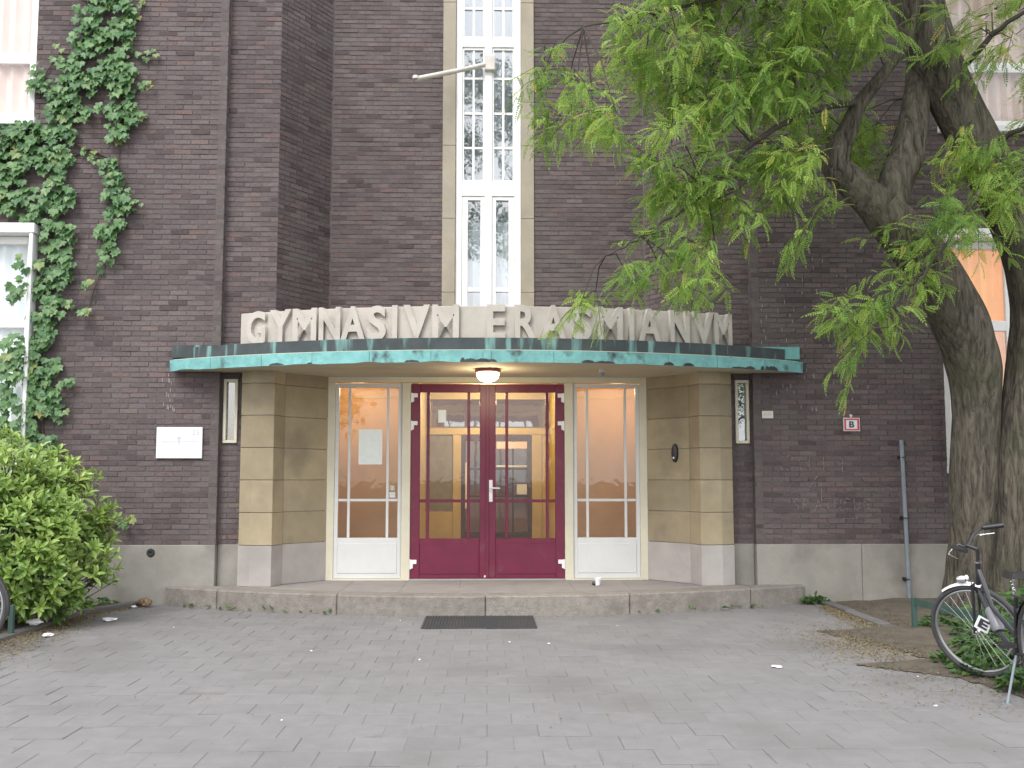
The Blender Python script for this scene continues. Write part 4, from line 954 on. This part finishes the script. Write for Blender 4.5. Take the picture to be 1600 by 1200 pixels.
clusters = [(0.55, -2.53, 5.47, 0.24, 0.15), (0.83, -2.89, 5.14, 0.26, 0.18), (0.74, -2.45, 5.01, 0.25, 0.14), (1.15, -3.23, 4.83, 0.25, 0.2), (1.02, -2.75, 4.81, 0.18, 0.12), (1.38, -2.89, 5.77, 0.29, 0.21), (1.57, -2.43, 5.65, 0.31, 0.22), (1.79, -2.99, 5.61, 0.29, 0.23), (1.85, -2.3, 5.44, 0.34, 0.28), (2.13, -2.56, 6.06, 0.3, 0.18), (2.27, -2.18, 5.62, 0.32, 0.28), (2.45, -2.55, 5.74, 0.3, 0.24), (2.49, -2.58, 5.21, 0.3, 0.24), (2.88, -2.16, 6.18, 0.32, 0.22), (2.99, -1.95, 5.73, 0.32, 0.29), (3.1, -2.51, 5.83, 0.31, 0.24), (3.34, -1.89, 5.47, 0.29, 0.23), (3.72, -1.86, 6.33, 0.33, 0.26), (3.51, -2.59, 5.47, 0.27, 0.24), (3.89, -2.12, 5.94, 0.25, 0.25), (4.13, -1.98, 5.52, 0.19, 0.19), (3.84, -1.81, 5.23, 0.26, 0.16), (3.38, -2.16, 5.1, 0.25, 0.13), (1.71, -3.04, 4.72, 0.2, 0.17), (1.64, -2.71, 4.52, 0.21, 0.18), (1.97, -2.64, 4.6, 0.24, 0.18), (1.83, -2.66, 4.22, 0.24, 0.18), (2.19, -2.14, 4.23, 0.28, 0.19), (1.73, -2.83, 3.74, 0.21, 0.18), (1.96, -2.89, 3.66, 0.23, 0.18), (1.63, -2.68, 3.52, 0.21, 0.13), (1.33, -2.64, 3.41, 0.21, 0.11), (1.05, -2.42, 3.29, 0.17, 0.09), (0.89, -2.8, 3.16, 0.08, 0.06), (1.9, -2.86, 3.3, 0.16, 0.13), (2.31, -2.14, 3.58, 0.16, 0.09), (2.29, -2.56, 4.37, 0.24, 0.15), (2.68, -2.3, 4.65, 0.22, 0.19), (2.48, -2.53, 4.07, 0.18, 0.12), (2.82, -2.7, 4.65, 0.21, 0.18), (3.16, -2.18, 4.43, 0.22, 0.16), (2.83, -2.18, 4.36, 0.19, 0.13), (3.06, -2.67, 3.85, 0.12, 0.17), (3.43, -2.34, 4.25, 0.12, 0.11), (4.28, -2.41, 5.35, 0.22, 0.18), (4.15, -2.54, 5.11, 0.24, 0.18), (4.42, -2.51, 4.99, 0.24, 0.15), (4.89, -2.02, 4.89, 0.26, 0.22), (5.12, -2.08, 4.54, 0.29, 0.22), (5.21, -2.4, 4.31, 0.22, 0.25), (5.22, -2.17, 4.78, 0.25, 0.19), (4.4, -2.62, 4.05, 0.21, 0.21), (4.44, -2.06, 3.94, 0.16, 0.19), (4.73, -2.3, 4.07, 0.19, 0.16), (4.27, -2.12, 3.59, 0.16, 0.16), (3.99, -2.47, 3.32, 0.15, 0.13), (3.72, -2.35, 3.22, 0.22, 0.11), (3.43, -2.44, 3.08, 0.15, 0.15), (3.86, -1.77, 3.05, 0.16, 0.16), (3.55, -2.33, 2.71, 0.11, 0.14), (4.04, -2.33, 3.1, 0.19, 0.09), (4.44, -2.03, 3.61, 0.13, 0.16), (4.13, -1.78, 3.25, 0.16, 0.1), (4.87, -2.39, 3.86, 0.15, 0.09), (4.86, -2.19, 5.99, 0.19, 0.09), (5.41, -1.63, 6.27, 0.23, 0.1), (5.35, -2.27, 5.96, 0.19, 0.13), (5.19, -2.05, 5.84, 0.19, 0.1), (5.53, -1.55, 6.57, 0.2, 0.13), (5.87, -1.45, 6.62, 0.14, 0.2), (4.62, -2.31, 6.27, 0.16, 0.09)]
clusters += [(random.uniform(1.55, 4.0), random.uniform(-3.1, -2.0), random.uniform(5.35, 7.1), .36, .28) for _ in range(16)]
clusters += [(random.uniform(1.9, 3.3), random.uniform(-3.0, -2.2), random.uniform(4.3, 5.4), .26, .22) for _ in range(5)]
clusters = [(a, -1.25 if 3.35 < a < 4.5 and 4.4 < c < 5.75 else b_, c, d_, e_) for a, b_, c, d_, e_ in clusters]
clusters += [(random.uniform(1.5, 7.5), random.uniform(-4.2, -1.0), random.uniform(7.6, 10.5), .6, .45) for _ in range(34)] + [(random.uniform(5.9, 8.0), random.uniform(-3.4, -1.4), random.uniform(5.2, 8.0), .55, .4) for _ in range(14)]
# one feather leaf: stalk with paired leaflets
fv, ff = [], []
NP_ = 8
for i in range(NP_):
    y_ = .035 + i * .019; wl = .034 * (1 - .35 * abs(i - 3) / 5)
    for s in (-1, 1):
        o = len(fv); fv += [(0, y_, 0), (s * wl * .5, y_ - .004, .002), (s * wl, y_ + .010, -.004 - .006 * (i % 2)), (s * wl * .55, y_ + .013, .002)]; ff.append((o, o + 1, o + 2, o + 3) if s > 0 else (o, o + 3, o + 2, o + 1))
o = len(fv); fv += [(0, .185, 0), (-.008, .2, 0), (0, .222, -.006), (.008, .2, 0)]; ff.append((o, o + 3, o + 2, o + 1))
o = len(fv); fv += [(-.0018, 0, 0), (.0018, 0, 0), (.001, .19, 0), (-.001, .19, 0)]; ff.append((o, o + 1, o + 2, o + 3))
fv = np.array(fv); fv[:, 2] -= 1.6 * fv[:, 1] ** 2
ms, ts = [], []; limb_pts = [Vector(p_) for l_ in limbs for p_ in l_] + [Vector(p_[:3]) for p_ in LLs[3:] + LRs[4:] + Rs[9:]]
for cx, cy, cz, rx, rz in clusters:
    far = cz > 7.5 or cx > 6.0
    nl = int(5.8 * math.pi * rx * rz / .0085 * (.5 if far else 1)) + 6
    ntw = max(3, nl // 10); c = Vector((cx, cy, cz)); near_ = min(limb_pts, key=lambda p_: (p_ - c).length)
    lb.tube([near_, near_.lerp(c, .5) + Vector((0, 0, .08)) + rv(.03), c], [.009, .007, .004], 6, False)
    bt = random.gauss(.42, .10)
    for _ in range(ntw):
        v = rv(.5); base = c + Vector((v.x * rx * .75, v.y * .34, v.z * rz * .75 + rz * .15))
        dr = Vector((random.gauss(-.35, .6), random.gauss(-.15, .5), random.gauss(-.35, .4))).normalized(); ln = random.uniform(.18, .42)
        end = base + dr * ln + Vector((0, 0, -.08)); mid = base + dr * ln * .5
        lb.tube([c.lerp(base, .3), base, mid, end], [.005, .004, .003, .002], 4, False)
        for j in range(10):
            t = (j + random.random()) / 10; pos = base.lerp(end, t); side = dr.cross(Vector((0, 0, 1))).normalized() * (1 if j % 2 else -1)
            ld_ = side * .8 + dr * .6 + Vector((0, 0, -.3 + random.gauss(0, .35))) + rv(.4)
            ms.append(frame_mat(pos, ld_, Vector((0, -.3, 1)) + rv(.5), random.uniform(.55, 1.15) * (1.35 if far else 1)))
            tt = bt + random.gauss(0, .2)
            if random.random() < .03: tt = random.uniform(.88, 1)
            ts.append(min(1, max(0, tt)))
cr_ = scatter('crown', fv, ff, ms, np.array(ts), 'locust_leaf', TR); stuff(cr_)
obj('branch', lb, 'twig', TR, smooth=True)

# ---- ground cover under the tree and weeds
cv = [(0, 0, 0), (.016, .018, .004), (.011, .042, 0), (0, .055, -.006), (-.011, .042, 0), (-.016, .018, .004)]; cf = [(0, 1, 2, 3), (0, 3, 4, 5)]
ms, ts = [], []
def clump(x, y, r_, n_, hgt):
    for _ in range(n_):
        a = random.random() * 6.28; q_ = r_ * math.sqrt(random.random()); px_, py_ = x + q_ * math.cos(a), y + q_ * math.sin(a) * .8
        h_ = hgt * (1 - (q_ / r_) ** 2 * .8) * random.uniform(.15, 1)
        ms.append(frame_mat((px_, py_, .03 + h_), (math.cos(a + random.gauss(0, 1)), math.sin(a + random.gauss(0, 1)) - .3, random.gauss(.1, .4)), (random.gauss(0, .4), random.gauss(-.3, .4), 1), random.uniform(.7, 1.5)))
        ts.append(min(.9, max(0, random.gauss(.4, .2))))
for x_, y_, r_, n_, h_ in [(4.35, -2.35, .22, 160, .10), (4.6, -3.0, .4, 420, .26), (4.3, -3.6, .38, 420, .22), (4.0, -4.2, .34, 420, .20), (4.4, -4.4, .4, 500, .26), (3.75, -4.55, .25, 260, .13), (4.9, -2.5, .45, 420, .42), (5.35, -2.3, .4, 420, .55), (5.0, -3.6, .5, 500, .36), (5.3, -3.0, .5, 450, .45), (4.7, -4.0, .4, 420, .28), (4.1, -4.9, .35, 380, .18), (3.8, -5.15, .26, 240, .13), (4.5, -5.3, .5, 420, .22), (5.5, -4.2, .6, 420, .3), (4.75, -1.7, .25, 90, .08), (3.85, -.15, .16, 90, .07), (5.6, -2.0, .4, 320, .62), (3.65, -4.2, .16, 100, .08)]: clump(x_, y_, r_, n_, h_)
GC = stuff(scatter('ground_cover', cv, cf, ms, np.array(ts), 'cover_leaf', None)); tag(GC, 'low dark green ground cover round the tree foot', 'ground cover')
ms, ts = [], []
for x_, y_, r_, n_, h_ in [(-4.7, -.6, .3, 130, .16), (-4.45, -.25, .2, 60, .08), (-4.9, -2.7, .25, 120, .18), (-5.2, -3.2, .35, 160, .2)]: clump(x_, y_, r_, n_, h_)
for i in range(40):
    x_ = random.uniform(-3.6, -1.6) if i % 3 else random.uniform(1.5, 3.6); clump(x_, arc_y(x_, -1.18) - .005, .02, 1, .006)
GC = stuff(scatter('weeds', cv, cf, ms, np.array(ts), 'cover_leaf', None)); tag(GC, 'small weeds at the wall foot and along the step edge', 'weeds')

# ---- dry blossom litter along the kerbs
flake = [(-.011, -.007, 0), (.010, -.008, .003), (.012, .007, 0), (-.009, .008, .004)]
ms = []
def flakes(n_, fx):
    for _ in range(n_):
        x_, y_ = fx(); a = random.random() * 6.28
        ms.append(frame_mat((x_, y_, .004 + random.random() * .012), (math.cos(a), math.sin(a), random.gauss(0, .25)), (random.gauss(0, .3), random.gauss(0, .3), 1), random.uniform(.25, .8)))
flakes(7000, lambda: ((y_ := random.uniform(-4.5, -.3)) and (kerb_x(y_) + abs(random.gauss(0, .13 + .05 * max(0, -y_ - 1))) + .005, y_)))
flakes(5000, lambda: ((y_ := random.uniform(-3.2, -.4)) and (KX1 - abs(random.gauss(0, .10 - .13 * (y_ + .4))) * .55, y_)))
flakes(5200, lambda: (random.gauss(3.35, .30), random.gauss(-3.3, .6)))
flakes(900, lambda: (random.gauss(3.4, .5), random.gauss(-5.2, .45)))
flakes(500, lambda: (random.uniform(-3.6, 3.6), -1.2 + random.uniform(-.05, .02) if random.random() < .4 else random.uniform(-7, -1.3)))
ms = [m_ for m_ in ms if not (abs(m_[0, 3]) < 3.7 and m_[1, 3] > arc_y(m_[0, 3], -1.17))]
fl = stuff(scatter('blossom_litter', flake, [(0, 1, 2, 3)], ms, RNG.random(len(ms)), 'blossom', None)); tag(fl, 'yellow brown dry blossom drifted along the kerbs', 'litter')

ms = []
flakes(9000, lambda: (random.uniform(3.1, 5.6), random.uniform(-6, -.1)))
flakes(5000, lambda: (random.uniform(-5.2, -4.3), random.uniform(-4.5, -.1)))
ms = [m_ for m_ in ms if m_[0, 3] < kerb_x(m_[1, 3]) or m_[0, 3] > soil_edge(m_[1, 3])]
for m_ in ms: m_[2, 3] += .02
fl = stuff(scatter('leaf_debris', flake, [(0, 1, 2, 3)], ms, RNG.random(len(ms)), 'debris', None)); tag(fl, 'brown crumbs of dead leaf on the bare soil of the beds', 'litter')
# ---- scraps of paper and rubbish
def crumple(name, label, cat, x, y, r_, material='paper', z=.0, group=None, flat=.5):
    bm = bmesh.new(); bmesh.ops.create_icosphere(bm, subdivisions=2, radius=1.0); s_ = random.random() * 50
    for v in bm.verts:
        k_ = 1 + .55 * noise.noise(v.co * 1.7 + Vector((s_, 0, 0))) + .25 * noise.noise(v.co * 4 + Vector((0, s_, 0))); v.co = Vector((v.co.x * k_ * 1.5, v.co.y * k_, v.co.z * k_ * flat)) * r_
    zm = min(v.co.z for v in bm.verts); me = bpy.data.meshes.new(name)
    for v in bm.verts: v.co.z -= zm
    bm.to_mesh(me); bm.free(); me.materials.append(MATS[material]); o = bpy.data.objects.new(name, me); reg(o, None, Matrix.Translation((x, y, z)) @ Matrix.Rotation(s_, 4, 'Z')); tag(o, label, cat, group); return o
crumple('paper_scrap', 'crumpled white paper lying on the kerb near the green rail', 'paper', -4.40, -2.05, .055, z=.045)
crumple('paper_scrap', 'flat white paper on the paving beside the blossom drift', 'paper', -3.92, -1.38, .06, z=0, flat=.3)
crumple('paper_scrap', 'white paper bit tucked against the kerb foot', 'paper', -4.08, -2.5, .035)
crumple('paper_scrap', 'small white paper ball lying on the kerb beyond the other', 'paper', -4.40, -1.15, .03, z=.045)
crumple('food_wrapper', 'crumpled brown wrapper lying at the corner of the step', 'wrapper', -3.93, -.24, .06, 'rubbish', flat=1.0)
crumple('paper_scrap', 'white paper bit lying at the wrapper', 'paper', -4.03, -.30, .025)
crumple('paper_scrap', 'torn white paper out on the paving on the bicycle side', 'paper', 2.26, -4.2, .03, flat=.3)
for x_, y_ in ((-1.5, -3.35), (-1.25, -5.9), (.55, -3.0), (1.3, -1.9), (.2, -2.9), (2.9, -5.6), (-.55, -3.8), (3.2, -4.6), (-3.1, -1.9), (-.9, -1.45), (-.6, -1.42)):
    crumple('litter_bit', 'tiny white speck of litter on the open grey paving', 'litter', x_, y_, random.uniform(.006, .010), group='specks of litter on the paving')

# ---- low green rails at the beds
def rail(label, post, a, b_):
    t = thing('low_rail', label, 'fence', (post[0], post[1], 0)); q = MB(); q.box((post[0] - .022, post[1] - .022, 0), (post[0] + .022, post[1] + .022, post[2])); obj('post', q, 'fence_green', t, bevel=.004)
    a, b_ = Vector(a), Vector(b_); d_ = (b_ - a).normalized(); n_ = Vector((-d_.y, d_.x, 0)).normalized() * .008; up = Vector((0, 0, .035))
    q = MB(); vs = [a - n_ - up, a + n_ - up, a + n_ + up, a - n_ + up, b_ - n_ - up, b_ + n_ - up, b_ + n_ + up, b_ - n_ + up]
    q.add(vs, [(0, 1, 2, 3), (7, 6, 5, 4), (0, 4, 5, 1), (1, 5, 6, 2), (2, 6, 7, 3), (3, 7, 4, 0)]); obj('rail', q, 'fence_green', t)
    q = MB(); q.box((b_.x - .02, b_.y - .02, 0), (b_.x + .02, b_.y + .02, b_.z + .03)); obj('post', q, 'fence_green', t)
rail('low green metal rail at the laurel bed kerb', (-4.40, -2.55, .30), (-4.40, -2.55, .26), (-4.75, -2.80, .26))
rail('low green metal rail at the tree bed', (4.07, -2.45, .34), (4.07, -2.45, .30), (4.30, -4.4, .28))

# ---- bicycle (front wheel turned, frame pointing at the viewer)
def bicycle(label, world, group=None, dark=True):
    bk = bpy.data.objects.new('bicycle', None); bk.empty_display_size = .1; reg(bk, None, world); tag(bk, label, 'bicycle', group)
    fcol = 'black_paint' if dark else 'bike_grey'
    def part(name, mb, m_, parent=None, steer=False, smooth=True):
        return obj(name, mb, m_, parent or bk, smooth=smooth, world=world @ (ST if steer else Matrix.Identity(4)))
    # local frame: x forward, y left, z up; rear axle at x=-.62, front axle x=.42 before steering; steering axis through (.30,0,.75)
    HA, HB = Vector((.27, 0, .86)), Vector((.335, 0, .64)); ax = (HA - HB).normalized()
    ST = Matrix.Translation(HB) @ Matrix.Rotation(STEER, 4, ax) @ Matrix.Translation(-HB)
    RW = .335
    def wheel(cx, steer):
        q = MB(); q.ring((cx, 0, RW + .018), RW - .003, .020, 'Y', 56, 10); wh = part('wheel', q, 'tyre', steer=steer)
        q = MB(); q.ring((cx, 0, RW + .018), RW - .028, .011, 'Y', 56, 8); part('rim', q, 'rim_metal', wh, steer)
        q = MB()
        for i in range(28):
            a = 2 * math.pi * i / 28; a2 = a + (.5 if i % 2 else -.5); s_ = .028 if i % 4 < 2 else -.028
            q.tube([(cx + .018 * math.cos(a2), s_, RW + .018 + .018 * math.sin(a2)), (cx + (RW - .032) * math.cos(a), 0, RW + .018 + (RW - .032) * math.sin(a))], .0013, 4, False)
        part('spokes', q, 'chrome', wh, steer)
        q = MB(); q.lathe([(0, -.05), (.012, -.05), (.012, -.035), (.026, -.03), (.018, 0), (.026, .03), (.012, .035), (.012, .05), (0, .05)], (cx, 0, RW + .018), 'Y', 14); part('hub', q, 'chrome', wh, steer)
    wheel(.43, True); wheel(-.62, False)
    q = MB()
    for s_ in (-.045, .045):
        q.tube([(.345, s_ * .8, .70), (.365, s_, .60), (.40, s_ * 1.1, .45), (.43, s_ * 1.1, .353)], [.012, .012, .011, .009], 8)
    q.tube([(.345, -.05, .70), (.345, .05, .70)], .014, 8); part('fork', q, 'black_paint', steer=True)
    q = MB(); q.tube([HA, HB], .019, 12); BBp = Vector((-.19, 0, .285)); seat = Vector((-.30, 0, .68))
    q.tube([HB + Vector((-.0, 0, .03)), (.1, 0, .42), BBp], .019, 12); q.tube([HA - ax * .05, (.12, 0, .56), (-.24, 0, .40)], .016, 12); q.tube([BBp, seat], .016, 12)
    for s_ in (-.05, .05): q.tube([BBp, (-.62, s_, .353)], .01, 8); q.tube([(-.285, 0, .6), (-.62, s_, .353)], .009, 8)
    part('frame', q, fcol)
    q = MB(); q.tube([HA, HA + ax * .012], .024, 12); part('headset', q, 'chrome')
    q = MB(); top = HA + ax * .10; q.tube([HA, top], .012, 10); q.tube([top, top + Vector((.07, 0, .035))], .015, 10); part('stem', q, 'black_paint', steer=True)
    cl = top + Vector((.07, 0, .035))
    q = MB(); pts = [cl + Vector(v) for v in ((-.10, -.29, .05), (-.02, -.24, .06), (0, -.12, .045), (.01, -.04, 0), (.01, .04, 0), (0, .12, .045), (-.02, .24, .06), (-.10, .29, .05))]; q.tube(pts, .0115, 10); hb = part('handlebar', q, 'black_paint', steer=True)
    for s_ in (-1, 1):
        q = MB(); q.tube([cl + Vector((-.03, s_ * .235, .06)), cl + Vector((-.15, s_ * .31, .045))], .018, 12); part('grip', q, 'black_plastic', hb, True)
        q = MB(); q.tube([cl + Vector((-.01, s_ * .2, .05)), cl + Vector((.03, s_ * .23, .01)), cl + Vector((-.07, s_ * .30, -.005))], .005, 6); part('brake_lever', q, 'chrome', hb, True)
    q = MB(); q.tube([cl, cl + Vector((.06, .03, -.1)), cl + Vector((.04, .02, -.25)), (.37, .02, .62)], .003, 5); part('cable', q, 'black_plastic', steer=True)
    q = MB(); q.lathe([(0, .03), (.03, .025), (.038, -.01), (.03, -.04), (0, -.05)], (.43, 0, .745), 'X', 16); part('headlight', q, 'chrome', steer=True)
    q = MB(); rr_ = RW + .03
    def guard(cx, a0, a1):
        m = MB(); n_ = 16; vs = []
        for i in range(n_ + 1):
            a = R(a0 + (a1 - a0) * i / n_)
            for s_, dz in ((-.026, -.012), (-.015, .002), (.015, .002), (.026, -.012)): vs.append((cx + (rr_ + dz) * math.cos(a), s_, .353 + (rr_ + dz) * math.sin(a)))
        m.add(vs, [(i * 4 + j, i * 4 + 4 + j, i * 4 + 5 + j, i * 4 + 1 + j) for i in range(n_) for j in range(3)]); return m
    part('mudguard', guard(.43, 62, 112), 'metal_white', steer=True); part('mudguard', guard(-.62, 20, 190), 'black_paint')
    q = MB(); q.tube([(-.27, 0, .66), (-.31, 0, .80)], .012, 10); part('seat_post', q, 'chrome')
    bm_ = MB(); vs = []; prof = [(.02, .022, .0), (.0, .026, .004), (-.08, .034, .0), (-.15, .065, .004), (-.22, .085, .014), (-.265, .075, .02), (-.28, .04, .016)]
    for x_, w_, z_ in prof: vs += [(-.19 + x_, -w_, .80 + z_), (-.19 + x_, -w_ * .8, .835 + z_), (-.19 + x_, 0, .845 + z_), (-.19 + x_, w_ * .8, .835 + z_), (-.19 + x_, w_, .80 + z_)]
    bm_.add(vs, [(i * 5 + j, i * 5 + 1 + j, i * 5 + 6 + j, i * 5 + 5 + j) for i in range(6) for j in range(4)] + [(4, 3, 2, 1, 0), tuple(30 + j for j in range(5))]); sd_ = part('saddle', bm_, 'black_plastic')
    q = MB()
    for s_ in (-.05, .05):
        z0_ = .70; q.tube([(-.40 - .03 * k_ * 0 + .012 * math.cos(k_ * 1.2), s_ + .012 * math.sin(k_ * 1.2), .72 + k_ * .0045) for k_ in range(18)], .003, 5)
    part('spring', q, 'chrome', sd_)
    q = MB()
    for s_ in (-.05, .05): q.tube([(-.36, s_, .70), (-.85, s_, .70)], .006, 6); q.tube([(-.62, s_ * 1.3, .353), (-.78, s_, .70)], .006, 6)
    for x_ in (-.45, -.6, -.75, -.85): q.tube([(x_, -.05, .70), (x_, .05, .70)], .005, 6)
    part('carrier', q, 'chrome' if not dark else 'black_paint')
    q = MB(); q.lathe([(.0, -.006), (.085, -.006), (.09, 0), (.085, .006), (0, .006)], (BBp.x, -.055, BBp.z), 'Y', 28); q.tube([(BBp.x, -.07, BBp.z), (BBp.x + .14, -.075, BBp.z - .09)], .009, 8); q.tube([(BBp.x, .06, BBp.z), (BBp.x - .14, .065, BBp.z + .09)], .009, 8); cr2 = part('crankset', q, 'chrome')
    for x_, y_, z_ in ((BBp.x + .14, -.12, BBp.z - .09), (BBp.x - .14, .11, BBp.z + .09)):
        q = MB(); q.box((x_ - .045, y_ - .045, z_ - .012), (x_ + .045, y_ + .045, z_ + .012)); part('pedal', q, 'black_plastic', cr2, smooth=False)
    q = MB(); q.tube([(-.30, .05, .30), (-.36, .17, .005)], .009, 8); q.box((-.385, .15, 0), (-.335, .20, .012)); part('kickstand', q, 'steel_pipe')
    if dark:
        q = MB(); q.tube([(.16, .0, .55), (.15, .0, .535), (.06, 0, .42), (.05, 0, .405)], [.03, .042, .042, .034], 12); part('lock_holder', q, 'bike_grey')
        W2 = world @ Matrix.Translation((.12, .075, .46)) @ Matrix.Rotation(R(-20), 4, 'Z')
        me, wd, hg = text_mesh('E', .1, .0015, .004); me.materials.append(MATS['ink'])
        q = MB(); q.box((-.055, -.003, -.045), (.055, .003, .045)); 
        FACE = Matrix.Translation(world @ Vector((.10, .085, .45))) @ Matrix.Rotation(R(8), 4, 'Z') @ Matrix.Rotation(R(28), 4, 'Y')
        tgp = obj('tag_plate', q, 'white_plate', bk, world=FACE)
        share('tag_letter', me, FACE @ Matrix.Translation((.0, -.0045, -.030)) @ Matrix.Rotation(R(90), 4, 'X') @ Matrix.Diagonal((.075 / wd, .062 / hg, 1, 1)), tgp)
    return bk
STEER = R(44)
# rear end toward the viewer: local +x points to +Y (slightly -X)
bicycle('black city bicycle parked by the tree with its front wheel turned', Matrix.Translation((3.589, -5.20, .008)) @ Matrix.Rotation(R(86), 4, 'Z') @ Matrix.Rotation(R(-5), 4, 'X'))
STEER = R(10)
bicycle('grey bicycle standing before the laurel bush, rear wheel at the kerb', Matrix.Translation((-5.02, -3.35, .02)) @ Matrix.Rotation(R(175), 4, 'Z') @ Matrix.Rotation(R(4), 4, 'X'), dark=False)

# ---- trees across the street, seen only in the window panes
qv = [(0, 0, 0), (.13, .12, .03), (0, .3, -.02), (-.13, .12, .03)]
for tx, ty, th, lab in ((-9, -40, 13, 'round street tree across the road mirrored in the stair window panes'), (3.4, -40, 24, 'tall street tree across the road mirrored between the other two'), (14, -38, 12, 'broad street tree across the road opposite the orange curtains')):
    t = thing('street_tree', lab, 'tree', (tx, ty, 0), 'trees across the road')
    q = MB(); q.tube([(tx, ty, -.1), (tx + .1, ty, th * .35), (tx, ty, th * .8)], [.35, .25, .08], 10)
    for _ in range(9):
        a = random.random() * 6.28; q.tube([(tx, ty, th * random.uniform(.3, .55)), (tx + 1.6 * math.cos(a), ty + 1.6 * math.sin(a), th * .65), (tx + 3 * math.cos(a), ty + 3 * math.sin(a), th * .8)], [.12, .08, .03], 6)
    obj('trunk', q, 'bark', t, smooth=True)
    ms = []; cc = [Vector((tx + random.gauss(0, 2.3), ty + random.gauss(0, 1.8), th * random.uniform(.42 if th < 20 else .56, .98))) for _ in range(26 if th < 20 else 44)]
    for c in cc:
        for _ in range(190):
            ms.append(frame_mat(c + rv(.62), rv(), rv(), random.uniform(.7, 1.3)))
    stuff(scatter('crown', qv, [(0, 1, 2, 3)], ms, RNG.random(len(ms)) * .8, 'cover_leaf', t))
